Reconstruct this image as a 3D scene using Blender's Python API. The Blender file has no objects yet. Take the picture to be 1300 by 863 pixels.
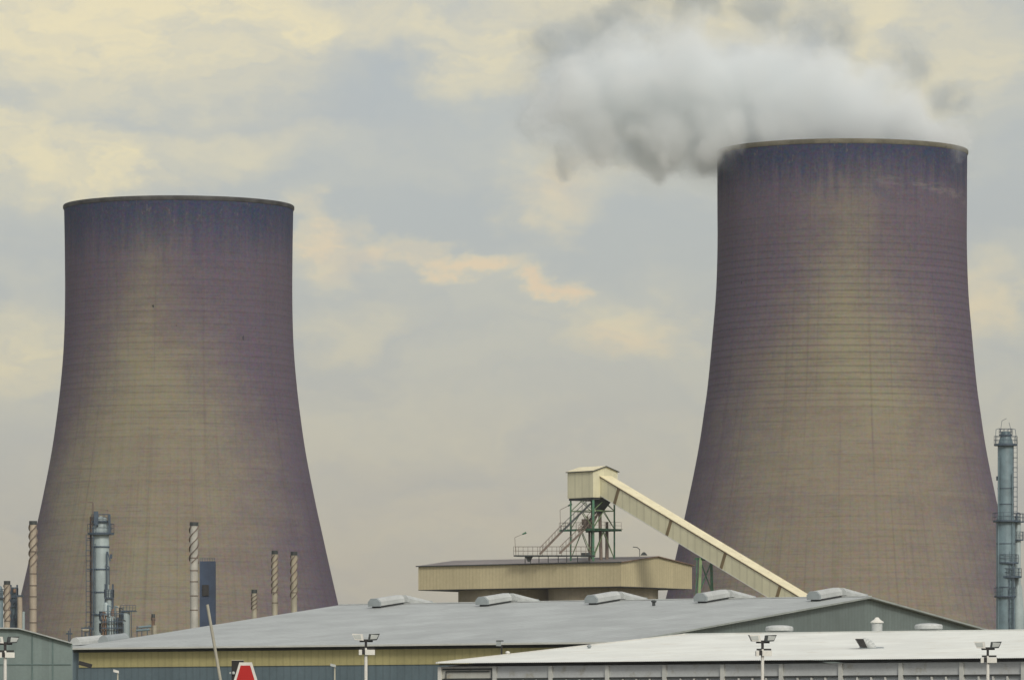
import bpy, bmesh, math, random
from mathutils import Vector, Matrix
random.seed(4)
R = math.radians
scene = bpy.context.scene
col = scene.collection
PI = math.pi

# ------------------------------------------------------------------ camera
F = 7500.0; HZ = 950.0; CZ = 1.7          # focal length and horizon in photo pixels, eye height in metres
def P(px, py, Y):                          # a surveyed point: bearing and elevation in the photo at distance Y
    return Vector(((px-650.0)/F*Y, Y, CZ+(HZ-py)/F*Y))
cam = bpy.data.cameras.new('camera'); camo = bpy.data.objects.new('camera', cam); col.objects.link(camo)
cam.sensor_width = 36; cam.lens = 36*F/1300.0; cam.shift_y = (HZ-431.5)/1300.0
cam.clip_start = 1; cam.clip_end = 60000
camo.location = (0, 0, CZ); camo.rotation_euler = (R(90), 0, 0)
scene.camera = camo

# ------------------------------------------------------------------ sun
sun_dir = Vector((0.30, -0.78, 0.62)).normalized()      # towards the sun
sl = bpy.data.lights.new('sun', 'SUN'); sl.energy = 1.6; sl.angle = R(12); sl.color = (1.0, 0.95, 0.86)
so = bpy.data.objects.new('sun', sl); col.objects.link(so)
so.rotation_euler = sun_dir.to_track_quat('Z', 'Y').to_euler()

# ------------------------------------------------------------------ node helpers
def N(nt, typ, **kw):
    n = nt.nodes.new(typ)
    for k, v in kw.items():
        if k.startswith('i_'):
            key = k[2:]
            key = int(key) if key.isdigit() else key.replace('_', ' ')
            n.inputs[key].default_value = v
        else: setattr(n, k, v)
    return n
def L(nt, a, b): nt.links.new(a, b)
def math_(nt, op, a, b=None, c=None, clamp=False):
    n = nt.nodes.new('ShaderNodeMath'); n.operation = op; n.use_clamp = clamp
    for i, v in enumerate((a, b, c)):
        if v is None: continue
        if isinstance(v, (int, float)): n.inputs[i].default_value = v
        else: nt.links.new(v, n.inputs[i])
    return n.outputs[0]
def mixc(nt, fac, a, b, mode='MIX'):
    n = nt.nodes.new('ShaderNodeMix'); n.data_type = 'RGBA'; n.blend_type = mode
    for s, v in ((n.inputs['Factor'], fac), (n.inputs['A'], a), (n.inputs['B'], b)):
        pass
    ins = [i for i in n.inputs if i.enabled]
    for s, v in zip((n.inputs[0], n.inputs[6], n.inputs[7]), (fac, a, b)):
        if isinstance(v, (int, float)): s.default_value = v
        elif isinstance(v, tuple): s.default_value = (v[0], v[1], v[2], 1)
        else: nt.links.new(v, s)
    return n.outputs[2]
def maprange(nt, v, a, b, c=0.0, d=1.0, smooth=True):
    n = nt.nodes.new('ShaderNodeMapRange'); n.interpolation_type = 'SMOOTHSTEP' if smooth else 'LINEAR'
    nt.links.new(v, n.inputs['Value'])
    n.inputs['From Min'].default_value = a; n.inputs['From Max'].default_value = b
    n.inputs['To Min'].default_value = c; n.inputs['To Max'].default_value = d
    return n.outputs['Result']
def noise(nt, vec, scale, detail=4, rough=.55, dist=0.0, out='Fac'):
    n = nt.nodes.new('ShaderNodeTexNoise'); n.inputs['Scale'].default_value = scale
    n.inputs['Detail'].default_value = detail; n.inputs['Roughness'].default_value = rough
    n.inputs['Distortion'].default_value = dist
    nt.links.new(vec, n.inputs['Vector']); return n.outputs[out]
def vmul(nt, v, s):
    n = nt.nodes.new('ShaderNodeVectorMath'); n.operation = 'MULTIPLY'
    nt.links.new(v, n.inputs[0]); n.inputs[1].default_value = s; return n.outputs[0]

# ------------------------------------------------------------------ world: cloudy sky
w = bpy.data.worlds.new("World"); scene.world = w; w.use_nodes = True
nt = w.node_tree; nt.nodes.clear()
out = N(nt, 'ShaderNodeOutputWorld')
sky = N(nt, 'ShaderNodeTexSky', sky_type='NISHITA'); sky.sun_disc = False
sky.sun_elevation = math.asin(sun_dir.z); sky.sun_rotation = math.atan2(sun_dir.x, sun_dir.y)
sky.dust_density = 3.0
bg1 = N(nt, 'ShaderNodeBackground'); bg1.inputs['Strength'].default_value = 0.05
L(nt, sky.outputs[0], bg1.inputs['Color'])
tc = N(nt, 'ShaderNodeTexCoord')
sep = N(nt, 'ShaderNodeSeparateXYZ'); L(nt, tc.outputs['Generated'], sep.inputs[0])
az = math_(nt, 'ARCTAN2', sep.outputs[0], sep.outputs[1])          # compass bearing
el = math_(nt, 'ARCSINE', sep.outputs[2])                            # elevation
cmb = N(nt, 'ShaderNodeCombineXYZ'); L(nt, az, cmb.inputs[0]); L(nt, el, cmb.inputs[1])
uv = cmb.outputs[0]
# billowing warp of the cloud field
wn = noise(nt, vmul(nt, uv, (1, 1.6, 1)), 38, 7, .6, 0, 'Color')
ws = N(nt, 'ShaderNodeVectorMath', operation='SUBTRACT'); L(nt, wn, ws.inputs[0]); ws.inputs[1].default_value = (.5, .5, .5)
wm = vmul(nt, ws.outputs[0], (.052, .026, 0))
wa = N(nt, 'ShaderNodeVectorMath', operation='ADD'); L(nt, uv, wa.inputs[0]); L(nt, wm, wa.inputs[1])
wuv = wa.outputs[0]
def bank(items):
    tot = None
    for (px, py, rx, ry, a) in items:
        m = N(nt, 'ShaderNodeMapping'); m.vector_type = 'POINT'
        cx, cy = math.atan((px-650)/F), math.atan((HZ-py)/F)
        sx, sy = F/rx, F/ry
        m.inputs['Scale'].default_value = (sx, sy, 0); m.inputs['Location'].default_value = (-cx*sx, -cy*sy, 0)
        L(nt, wuv, m.inputs['Vector'])
        ln = N(nt, 'ShaderNodeVectorMath', operation='LENGTH'); L(nt, m.outputs[0], ln.inputs[0])
        s = maprange(nt, ln.outputs['Value'], 1.25, 0.15, 0, a)
        tot = s if tot is None else math_(nt, 'MAXIMUM', tot, s)
    return tot
cream = bank([(140,40,330,150,.85),(300,20,200,70,.9),(560,25,300,60,.6),(110,215,170,60,.85),(20,185,110,60,.7),
              (705,250,120,50,.62),(415,305,60,50,.8),(475,328,95,24,.6),(600,342,95,20,.75),(700,358,50,17,.85),
              (790,420,110,55,.55),(1270,385,100,60,.55),(30,445,110,60,.5),(1180,60,190,120,.6),(880,0,330,80,.75),(640,60,90,80,.7),(1110,40,120,90,.7),
              (600,620,900,220,.12),(240,190,200,40,.45),(430,420,90,50,.25),(160,240,120,25,.4)])
peach = bank([(600,342,105,22,.9),(700,358,55,20,1),(420,300,60,45,.7),(470,335,110,30,.8),(800,428,100,45,.6),
              (1270,385,100,60,.4),(705,250,110,45,.5),(600,720,1400,260,.5)])
blue = bank([(110,140,260,48,.9),(560,110,300,62,.75),(540,275,190,62,.9),(820,315,230,50,.8),(1280,60,70,110,.5),
             (900,505,330,22,.4),(70,225,90,28,.75),(245,25,60,28,.5),(1200,440,140,30,.4),(330,215,200,40,.4),(820,590,300,60,.25),(480,70,90,26,.5),(250,22,70,30,.8),(40,75,60,18,.4),(620,60,50,20,.45),(1110,120,90,30,.5)])
def cloudnoise(sx, sy, sc, det=6, off=0):
    m = N(nt, 'ShaderNodeMapping'); m.inputs['Scale'].default_value = (sx, sy, 1); m.inputs['Location'].default_value = (off, off*.7, off)
    L(nt, wuv, m.inputs['Vector']); return noise(nt, m.outputs[0], sc, det, .6)
n1 = cloudnoise(1, 2.3, 26, 7, 3.1)
n2 = cloudnoise(1, 2.0, 60, 7, 7.7)
base = mixc(nt, maprange(nt, n1, .35, .66), (.375, .360, .342), (.455, .42, .350))
base = mixc(nt, blue, base, (.375, .366, .348))
creamc = mixc(nt, peach, (.86, .68, .32), (.76, .52, .28))
cf = math_(nt, 'MULTIPLY', cream, maprange(nt, n2, .28, .62, .45, 1.1), clamp=True)
base = mixc(nt, cf, base, creamc)
# broad brightening towards the zenith
zen = maprange(nt, el, 0.15, 1.2, 1.0, 1.65)
cs = N(nt, 'ShaderNodeVectorMath', operation='SCALE'); L(nt, base, cs.inputs[0]); L(nt, zen, cs.inputs['Scale'])
bg2 = N(nt, 'ShaderNodeBackground'); bg2.inputs['Strength'].default_value = 0.80
L(nt, cs.outputs[0], bg2.inputs['Color'])
add = N(nt, 'ShaderNodeAddShader'); L(nt, bg1.outputs[0], add.inputs[0]); L(nt, bg2.outputs[0], add.inputs[1])
L(nt, add.outputs[0], out.inputs['Surface'])

# ------------------------------------------------------------------ exposure
vs = scene.view_settings
vs.view_transform = 'Standard'; vs.look = 'None'; vs.exposure = 0.0; vs.gamma = 1.0; vs.use_curve_mapping = False
scene.render.engine = 'CYCLES'
scene.cycles.volume_bounces = 8; scene.cycles.max_bounces = 10
scene.cycles.diffuse_bounces = 3; scene.cycles.glossy_bounces = 2
scene.cycles.volume_max_steps = 256

# ------------------------------------------------------------------ materials
def mat(name, c, rough=.6, var=.12, vscale=.6, ribs=None, rib_axis=None, metal=0.0, streak=0.0, dirt=None, bump=0.0, grain=.10):
    """painted / sheeted / cast surface. ribs = spacing in m of profiled sheeting, rib_axis = object axis vector it repeats along"""
    m = bpy.data.materials.new(name); m.use_nodes = True; t = m.node_tree
    b = t.nodes['Principled BSDF']; b.inputs['Roughness'].default_value = rough; b.inputs['Metallic'].default_value = metal
    co = N(t, 'ShaderNodeTexCoord').outputs['Object']
    n = noise(t, co, vscale, 6, .6)
    lo = tuple(x*(1-var*1.6) for x in c); hi = tuple(min(1, x*(1+var*1.3)) for x in c)
    cc = mixc(t, maprange(t, n, .3, .7), lo, hi)
    if grain:
        g = noise(t, co, vscale*14, 3, .7)
        cc = mixc(t, maprange(t, g, .35, .65, grain*1.6, 0), cc, tuple(x*.55 for x in c))
    if streak:
        s = noise(t, vmul(t, co, (1, 1, .06)), 2.2, 5, .7)
        cc = mixc(t, maprange(t, s, .45, .75, 0, streak), cc, dirt or tuple(x*.45 for x in c))
    elif dirt:
        s = noise(t, co, vscale*3.0, 6, .7)
        cc = mixc(t, maprange(t, s, .52, .72, 0, .7), cc, dirt)
    if ribs:
        d = N(t, 'ShaderNodeVectorMath', operation='DOT_PRODUCT'); L(t, co, d.inputs[0]); d.inputs[1].default_value = rib_axis
        fr = math_(t, 'FRACT', math_(t, 'DIVIDE', d.outputs['Value'], ribs))
        prof = math_(t, 'GREATER_THAN', fr, .78)
        cc = mixc(t, math_(t, 'MULTIPLY', prof, .22), cc, tuple(x*.45 for x in c))
        # every sheet weathers a little differently
        sh = math_(t, 'FLOOR', math_(t, 'DIVIDE', d.outputs['Value'], ribs*4))
        wn_ = N(t, 'ShaderNodeTexWhiteNoise', noise_dimensions='1D'); L(t, sh, wn_.inputs['W'])
        cc = mixc(t, maprange(t, wn_.outputs['Value'], 0, 1, 0, .22, False), cc, tuple(x*.6 for x in c))
        bp = N(t, 'ShaderNodeBump'); bp.inputs['Strength'].default_value = .5; bp.inputs['Distance'].default_value = .04
        L(t, prof, bp.inputs['Height']); L(t, bp.outputs[0], b.inputs['Normal'])
    L(t, cc, b.inputs['Base Color'])
    return m

def tower_mat(name, H, z_dark, seed, side, band0, band1, scar=False, bandk=.10):
    m = bpy.data.materials.new(name); m.use_nodes = True; t = m.node_tree
    b = t.nodes['Principled BSDF']; b.inputs['Roughness'].default_value = .9
    b.inputs['Specular IOR Level'].default_value = .2
    co = N(t, 'ShaderNodeTexCoord').outputs['Object']
    s = N(t, 'ShaderNodeSeparateXYZ'); L(t, co, s.inputs[0])
    ang = math_(t, 'ARCTAN2', s.outputs[0], math_(t, 'MULTIPLY', s.outputs[1], -1))     # 0 = faces the camera, + = right
    arc = math_(t, 'MULTIPLY', ang, 27.0)
    cb = N(t, 'ShaderNodeCombineXYZ'); L(t, arc, cb.inputs[0]); L(t, s.outputs[2], cb.inputs[1]); cb.inputs[2].default_value = seed
    v = cb.outputs[0]
    big = noise(t, vmul(t, v, (1, .6, 1)), .045, 6, .6)
    olive = (.272, .250, .175); brown = (.238, .206, .158); purple = (.138, .113, .150); blue = (.034, .048, .104)
    c = mixc(t, maprange(t, big, .38, .62), olive, brown)
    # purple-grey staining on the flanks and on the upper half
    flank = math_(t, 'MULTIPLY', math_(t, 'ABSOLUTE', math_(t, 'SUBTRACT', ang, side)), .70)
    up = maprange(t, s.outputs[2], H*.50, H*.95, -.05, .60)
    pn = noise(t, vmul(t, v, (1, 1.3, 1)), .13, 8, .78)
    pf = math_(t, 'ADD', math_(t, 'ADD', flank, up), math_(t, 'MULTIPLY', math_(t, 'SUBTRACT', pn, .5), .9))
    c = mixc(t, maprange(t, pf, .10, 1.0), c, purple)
    # dark blue-black algae running down from the rim
    drip = noise(t, vmul(t, v, (1, .10, 1)), .45, 6, .7)
    dz = math_(t, 'ADD', s.outputs[2], math_(t, 'MULTIPLY', math_(t, 'SUBTRACT', drip, .5), 16))
    df = maprange(t, dz, z_dark, H-1, 0, .95)
    c = mixc(t, df, c, blue)
    # vertical run-off streaks
    st = noise(t, vmul(t, v, (1, .012, 1)), .9, 5, .75)
    c = mixc(t, maprange(t, st, .5, .8, 0, .42), c, (.075, .06, .055))
    st2 = noise(t, vmul(t, v, (1, .02, 1)), 1.7, 4, .7)
    c = mixc(t, maprange(t, st2, .55, .8, 0, .30), c, (.24, .21, .15))
    # horizontal pour lifts, each of its own shade
    lift = math_(t, 'FLOOR', math_(t, 'DIVIDE', s.outputs[2], 1.35))
    wn_ = N(t, 'ShaderNodeTexWhiteNoise', noise_dimensions='1D'); L(t, lift, wn_.inputs['W'])
    c = mixc(t, maprange(t, wn_.outputs['Value'], 0, 1, 0, .11, False), c, (.05, .045, .05))
    hb = noise(t, vmul(t, v, (.06, 1, 1)), 1.9, 6, .8)
    c = mixc(t, maprange(t, hb, .45, .75, 0, .38), c, (.06, .05, .058))
    # lift joints, most visible across the middle
    fr = math_(t, 'FRACT', math_(t, 'DIVIDE', s.outputs[2], 1.35))
    j = math_(t, 'GREATER_THAN', fr, .72)
    win = math_(t, 'MULTIPLY', maprange(t, s.outputs[2], band0-9, band0), maprange(t, s.outputs[2], band1+12, band1))
    jf = math_(t, 'MULTIPLY', j, math_(t, 'ADD', .05, math_(t, 'MULTIPLY', win, bandk)))
    c = mixc(t, jf, c, (.045, .038, .038))
    # vertical formwork ribs, most visible low down
    fr2 = math_(t, 'FRACT', math_(t, 'MULTIPLY', ang, 120/(2*PI)))
    low = maprange(t, s.outputs[2], H*.55, H*.25, .03, .10)
    c = mixc(t, math_(t, 'MULTIPLY', math_(t, 'GREATER_THAN', fr2, .8), low), c, (.05, .045, .04))
    # patch repairs and rust spots
    sp = noise(t, vmul(t, v, (1, .5, 1)), .9, 2, .5)
    pz = math_(t, 'MULTIPLY', maprange(t, s.outputs[2], H*.70, H*.78), maprange(t, s.outputs[2], H*.92, H*.85))
    c = mixc(t, math_(t, 'MULTIPLY', maprange(t, sp, .74, .78), pz), c, (.03, .03, .035))
    tp = noise(t, vmul(t, v, (1, .5, 1)), 1.1, 3, .6)
    tz = maprange(t, s.outputs[2], H-9, H-4)
    c = mixc(t, math_(t, 'MULTIPLY', maprange(t, tp, .60, .72, 0, .4), tz), c, (.20, .17, .15))
    if scar:      # the pale lime scar below the rim on the right
        sn = noise(t, vmul(t, v, (.35, 1.6, 1)), .55, 6, .7)
        za = math_(t, 'ADD', s.outputs[2], math_(t, 'MULTIPLY', arc, .085))
        sw = math_(t, 'MULTIPLY', maprange(t, za, H-9.3, H-7.6), maprange(t, za, H-5.2, H-6.8))
        aw = math_(t, 'MULTIPLY', maprange(t, ang, -.1, .55), maprange(t, ang, 1.55, 1.2))
        c = mixc(t, math_(t, 'MULTIPLY', math_(t, 'MULTIPLY', sw, aw), maprange(t, sn, .42, .66, 0, .42)), c, (.27, .24, .23))
    # colour speckle of weathered concrete
    g = noise(t, v, 1.5, 4, .8, 0, 'Color')
    gs = N(t, 'ShaderNodeVectorMath', operation='SUBTRACT'); L(t, g, gs.inputs[0]); gs.inputs[1].default_value = (.5, .5, .5)
    gm = vmul(t, gs.outputs[0], (.17, .14, .19))
    ga = N(t, 'ShaderNodeVectorMath', operation='ADD'); L(t, c, ga.inputs[0]); L(t, gm, ga.inputs[1])
    gx = N(t, 'ShaderNodeVectorMath', operation='MAXIMUM'); L(t, ga.outputs[0], gx.inputs[0]); gx.inputs[1].default_value = (.012, .012, .014)
    L(t, gx.outputs[0], b.inputs['Base Color'])
    return m

M = {}
M['white_roof'] = mat('white_roof', (.66, .69, .66), .5, .05, .35, ribs=None, grain=.03, dirt=(.55, .54, .48))
M['grey_roof'] = mat('grey_roof', (.44, .475, .465), .5, .09, .25, ribs=.9, rib_axis=(.845, -.535, 0), grain=.12, dirt=(.34, .35, .34))
M['yellow'] = mat('yellow_sheet', (.46, .42, .20), .6, .06, .3, ribs=.6, rib_axis=(.845, -.535, 0), streak=.15)
M['blue_wall'] = mat('blue_grey_sheet', (.13, .185, .215), .6, .08, .3, ribs=.6, rib_axis=(.845, -.535, 0), streak=.25)
M['gable'] = mat('green_grey_sheet', (.175, .22, .212), .6, .08, .25, ribs=.5, rib_axis=(.505, .863, 0), streak=.25)
M['teal'] = mat('teal_sheet', (.19, .25, .242), .6, .08, .4, ribs=2.1, rib_axis=(1, 0, 0), streak=.2)
M['darkfill'] = mat('dark_fill', (.06, .065, .065), .8)  # near-black fill, also paints the shadow under the hangar eave
M['trim'] = mat('pale_trim', (.60, .62, .58), .5, .06)
M['panel'] = mat('light_panel', (.52, .55, .55), .5, .05, .8, dirt=(.34, .33, .26))
M['rustpanel'] = mat('rusty_panel', (.52, .53, .48), .5, .06, 1.5, dirt=(.36, .28, .16))
M['lowpanel'] = mat('lower_panel', (.42, .46, .47), .5, .06, .8)
M['glass'] = mat('dark_window', (.05, .065, .075), .15, .1)
M['tan'] = mat('tan_sheet', (.55, .49, .31), .6, .05, .15, ribs=.62, rib_axis=(.83, -.56, 0), streak=.18, dirt=(.25, .20, .11))
M['tan_side'] = mat('tan_side_sheet', (.54, .48, .30), .6, .05, .15, ribs=.62, rib_axis=(.575, .818, 0), streak=.18)
M['tan_roof'] = mat('weathered_roof', (.21, .19, .18), .7, .10, .12, dirt=(.30, .31, .31))
M['silo'] = mat('silo_concrete', (.34, .30, .22), .85, .12, .2, streak=.45)
M['cream'] = mat('cream_sheet', (.72, .70, .50), .5, .04, .3, grain=.04, streak=.12, ribs=1.5, rib_axis=(.76,-.55,0))
M['cream_top'] = mat('cream_roof_sheet', (.80, .74, .50), .5, .05, .4, dirt=(.55, .46, .27), grain=.05)
M['brown'] = mat('brown_joint', (.20, .15, .075), .7)
M['green'] = mat('green_steel', (.055, .17, .10), .5, .2, 1.0, dirt=(.16, .14, .05))
M['palegreen'] = mat('pale_green_steel', (.20, .30, .14), .5, .15)
M['darksteel'] = mat('dark_steel', (.045, .055, .055), .6, .2)
M['rust'] = mat('rusty_steel', (.19, .125, .085), .8, .25, 1.5)
M['stair'] = mat('brown_grey_steel', (.17, .135, .11), .7, .2)
M['column'] = mat('blue_grey_cladding', (.36, .44, .45), .45, .08, .4, streak=.3, dirt=(.16, .20, .21))
M['column_blue'] = mat('slate_blue_cladding', (.15, .22, .25), .5, .16, .5, streak=.4, dirt=(.05, .09, .12))
M['bluesteel'] = mat('blue_steel', (.055, .085, .12), .5, .2)
M['navy'] = mat('navy_sheet', (.035, .06, .11), .6, .2, .3, streak=.3)
M['stack_white'] = mat('stack_white', (.44, .44, .40), .6, .10, .6, streak=.3, dirt=(.28, .22, .14))
M['stack_rust'] = mat('stack_rust', (.42, .37, .29), .7, .12, .5, streak=.5, dirt=(.22, .12, .06))
M['stack_cream'] = mat('stack_cream', (.37, .35, .27), .6, .12, .6, streak=.5, dirt=(.32, .19, .08))
M['vent'] = mat('vent_sheet', (.50, .53, .52), .45, .08, .8, dirt=(.36,.37,.35))
M['vent_end'] = mat('vent_end_sheet', (.30, .34, .35), .5, .06, .8)
M['whitepaint'] = mat('white_paint', (.74, .74, .68), .4, .05, 2.0)
M['pole'] = mat('cream_pole', (.56, .54, .42), .5, .08)
M['dullpole'] = mat('dull_cream_pole', (.42, .41, .33), .6, .08)
M['black'] = mat('black_paint', (.018, .018, .018), .5)
M['red'] = mat('red_reflective', (.46, .012, .010), .4, .04, 2.0, grain=.0)
M['lens'] = mat('lamp_lens', (.50, .54, .52), .15, .05, 3.0)
M['rim'] = mat('rim_concrete', (.165, .155, .115), .85, .22, .25, dirt=(.05, .05, .05))
M['rim_dark'] = mat('dark_rim_concrete', (.075, .075, .075), .85, .3, .3)
M['inside'] = mat('tower_inside', (.10, .09, .085), .9, .2, .1)

# ------------------------------------------------------------------ object helpers
def tag(o, label=None, cat=None, group=None, kind=None):
    if label: o['label'] = label
    if cat: o['category'] = cat
    if group: o['group'] = group
    if kind: o['kind'] = kind
    return o
def thing(name, loc, label, cat, group=None):
    o = bpy.data.objects.new(name, None); col.objects.link(o); o.location = loc
    o.empty_display_size = .5
    return tag(o, label, cat, group)

class MB:
    def __init__(s): s.v = []; s.f = []
    def poly(s, pts, faces):
        n = len(s.v); s.v += [Vector(p) for p in pts]; s.f += [tuple(i+n for i in f) for f in faces]; return s
    def hexa(s, b, t):           # four bottom points (counter-clockwise from above) and four top points
        return s.poly(list(b)+list(t), [(3,2,1,0),(4,5,6,7),(0,1,5,4),(1,2,6,5),(2,3,7,6),(3,0,4,7)])
    def obox(s, o, a, b, c):     # origin corner and three edge vectors
        o, a, b, c = map(Vector, (o, a, b, c))
        if a.cross(b).dot(c) < 0: a, b = b, a
        return s.hexa([o, o+a, o+a+b, o+b], [o+c, o+a+c, o+a+b+c, o+b+c])
    def box(s, x0, x1, y0, y1, z0, z1): return s.obox((x0,y0,z0), (x1-x0,0,0), (0,y1-y0,0), (0,0,z1-z0))
    def cyl(s, p0, p1, r0, r1=None, n=16, caps=True):
        r1 = r0 if r1 is None else r1; p0 = Vector(p0); p1 = Vector(p1); d = (p1-p0).normalized()
        a = d.orthogonal().normalized(); b = d.cross(a)
        pts = [p0+(a*math.cos(2*PI*i/n)+b*math.sin(2*PI*i/n))*r0 for i in range(n)] + [p1+(a*math.cos(2*PI*i/n)+b*math.sin(2*PI*i/n))*r1 for i in range(n)]
        fs = [(i, (i+1) % n, n+(i+1) % n, n+i) for i in range(n)]
        if caps: fs += [tuple(range(n-1, -1, -1)), tuple(range(n, 2*n))]
        return s.poly(pts, fs)
    def bar(s, p0, p1, w=.1, h=None):
        h = w if h is None else h; p0 = Vector(p0); p1 = Vector(p1); d = p1-p0
        up = Vector((0,0,1)) if abs(d.normalized().z) < .95 else Vector((0,1,0))
        a = d.cross(up).normalized()*w; b = a.cross(d).normalized()*h
        return s.obox(p0-a/2-b/2, a, b, d)
    def lathe(s, c, prof, n=32, cap=False):    # prof: (r, z)
        c = Vector(c); m = len(prof)
        pts = [c+Vector((r*math.cos(2*PI*i/n), r*math.sin(2*PI*i/n), z)) for (r, z) in prof for i in range(n)]
        fs = [(k*n+i, k*n+(i+1) % n, (k+1)*n+(i+1) % n, (k+1)*n+i) for k in range(m-1) for i in range(n)]
        if cap: fs += [tuple(range(n-1, -1, -1)), tuple((m-1)*n+i for i in range(n))]
        return s.poly(pts, fs)
    def prism(s, pts, ext):       # planar outline extruded by a vector
        n = len(pts); pts = [Vector(p) for p in pts]; e = Vector(ext)
        return s.poly(pts+[p+e for p in pts], [tuple(range(n-1, -1, -1)), tuple(range(n, 2*n))]+[(i, (i+1) % n, n+(i+1) % n, n+i) for i in range(n)])
    def build(s, name, material, parent=None, smooth=False, bevel=0):
        me = bpy.data.meshes.new(name)
        org = Vector(parent_world(parent)) if parent else (s.v[0].copy() if False else Vector((0,0,0)))
        me.from_pydata([tuple(v-org) for v in s.v], [], s.f); me.update()
        bm = bmesh.new(); bm.from_mesh(me); bmesh.ops.recalc_face_normals(bm, faces=bm.faces[:])
        bm.to_mesh(me); bm.free()
        me.materials.append(material)
        o = bpy.data.objects.new(name, me); col.objects.link(o)
        if parent: o.parent = parent
        if smooth:
            for p in me.polygons: p.use_smooth = True
            try: me.set_sharp_from_angle(angle=R(35))
            except Exception: pass
        return o
    def solo(s, name, material, loc, label, cat, group=None, kind=None, smooth=False):
        o = s.build(name, material, None, smooth)
        loc = Vector(loc); o.data.transform(Matrix.Translation(-loc)); o.location = loc
        return tag(o, label, cat, group, kind)
def parent_world(o):
    v = Vector((0,0,0))
    while o: v += o.location; o = o.parent
    return v
def copy_tree(o, parent=None):
    c = o.copy(); col.objects.link(c); c.parent = parent
    for ch in list(o.children): copy_tree(ch, c)
    return c

# ------------------------------------------------------------------ ground
g = MB(); NG = 24
ys = [-400, -100, 0, 100, 200, 400, 700, 1100, 1600, 2500, 4000, 8000, 15000, 30000]
xs = [-20000, -8000, -3000, -1000, -400, -100, 0, 100, 400, 1000, 3000, 8000, 20000]
g.poly([(x, y, 0) for y in ys for x in xs], [(j*len(xs)+i, j*len(xs)+i+1, (j+1)*len(xs)+i+1, (j+1)*len(xs)+i) for j in range(len(ys)-1) for i in range(len(xs)-1)])
gm_ = bpy.data.materials.new('dry_ground'); gm_.use_nodes = True; t = gm_.node_tree
co = N(t, 'ShaderNodeTexCoord').outputs['Object']
c = mixc(t, maprange(t, noise(t, co, .01, 8, .6), .4, .6), (.17, .145, .09), (.10, .11, .05))
c = mixc(t, maprange(t, noise(t, co, .6, 5, .6), .45, .7, 0, .5), c, (.22, .19, .14))
L(t, c, t.nodes['Principled BSDF'].inputs['Base Color']); t.nodes['Principled BSDF'].inputs['Roughness'].default_value = .95
tag(g.build('ground', gm_), kind='structure')
pv = MB().poly([(-120, 20, .004), (120, 20, .004), (120, 330, .004), (-120, 330, .004)], [(0,1,2,3)])
tag(pv.build('pavement', mat('asphalt', (.055, .055, .055), .9, .2, .2)), kind='structure')

# ------------------------------------------------------------------ cooling towers
def cooling_tower(pxc, Y, prof_px, m, label, rimm):
    base = Vector(((pxc-650)/F*Y, Y, 0))
    t = thing('cooling_tower', base, label, 'cooling tower', 'concrete cooling towers of the power station')
    prof = sorted([(hw/F*Y, CZ+(HZ-py)/F*Y) for (py, hw) in prof_px], key=lambda a: a[1])
    # Catmull-Rom resample
    def cr(p0, p1, p2, p3, u):
        return tuple(.5*((2*b)+(-a+c)*u+(2*a-5*b+4*c-d)*u*u+(-a+3*b-3*c+d)*u**3) for a, b, c, d in zip(p0, p1, p2, p3))
    pr = []
    for i in range(len(prof)-1):
        p0 = prof[max(i-1, 0)]; p3 = prof[min(i+2, len(prof)-1)]
        for k in range(5): pr.append(cr(p0, prof[i], prof[i+1], p3, k/5))
    pr.append(prof[-1])
    H = pr[-1][1]; rt = pr[-1][0]
    outer = pr
    inner = [(r-.35, z) for r, z in reversed(pr)]
    sh = MB().lathe(base, outer, 160); sh.build('shell', m, t, True)
    li = MB().lathe(base, inner, 160); li.build('lining', M['inside'], t, True)
    # rim: stiffening ring with a walkway kerb
    rm = MB().lathe(base, [(rt-.40, H-.9), (rt+.05, H-.9), (rt+.22, H-.6), (rt+.22, H-.1), (rt+.1, H-.1), (rt+.1, H+.05), (rt-.40, H+.05), (rt-.40, H-.9)], 160)
    rm.build('rim', rimm, t, True)
    return t, H
profL = [(262,145.4),(300,144.6),(337,144.2),(370,144.0),(407,144.5),(435,145.5),(459,147),(485,149.3),(510,152),(548,157),(575,161.2),(600,165.8),(625,170.8),(650,176),(676,181.8),(713,190),(748,198),(780,205.5),(850,222),(951.5,246)]
profR = [(192.5,158.6),(230,158.3),(267,158.2),(300,158.0),(329,158.4),(360,159.4),(388,161.1),(423,164.2),(450,166.6),(475,169),(500,171.8),(522,175),(550,179),(574,183),(600,188),(626,193.4),(657,200),(706,211),(740,219),(780,229),(850,246),(951,270)]
HL = CZ+(HZ-262)/F*1293; HR = CZ+(HZ-192.5)/F*1185
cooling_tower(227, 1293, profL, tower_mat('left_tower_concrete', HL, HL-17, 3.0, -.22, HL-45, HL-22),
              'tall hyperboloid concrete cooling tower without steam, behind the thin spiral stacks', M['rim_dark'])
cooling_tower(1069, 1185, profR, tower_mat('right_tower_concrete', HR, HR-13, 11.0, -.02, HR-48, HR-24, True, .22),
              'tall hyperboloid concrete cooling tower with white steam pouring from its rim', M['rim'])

# ------------------------------------------------------------------ haze
hz = MB().box(-2500, 2500, -300, 1900, -1, 235).build('haze', bpy.data.materials.new('haze'))
tag(hz, kind='stuff'); tag(hz, 'thin pale air haze filling the whole scene')
t = hz.data.materials[0]; t.use_nodes = True; t = t.node_tree; t.nodes.clear()
mo = N(t, 'ShaderNodeOutputMaterial'); vp = N(t, 'ShaderNodeVolumePrincipled'); L(t, vp.outputs[0], mo.inputs['Volume'])
vp.inputs['Color'].default_value = (.90, .93, 1, 1); vp.inputs['Density'].default_value = .000045; vp.inputs['Anisotropy'].default_value = .2

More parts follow.
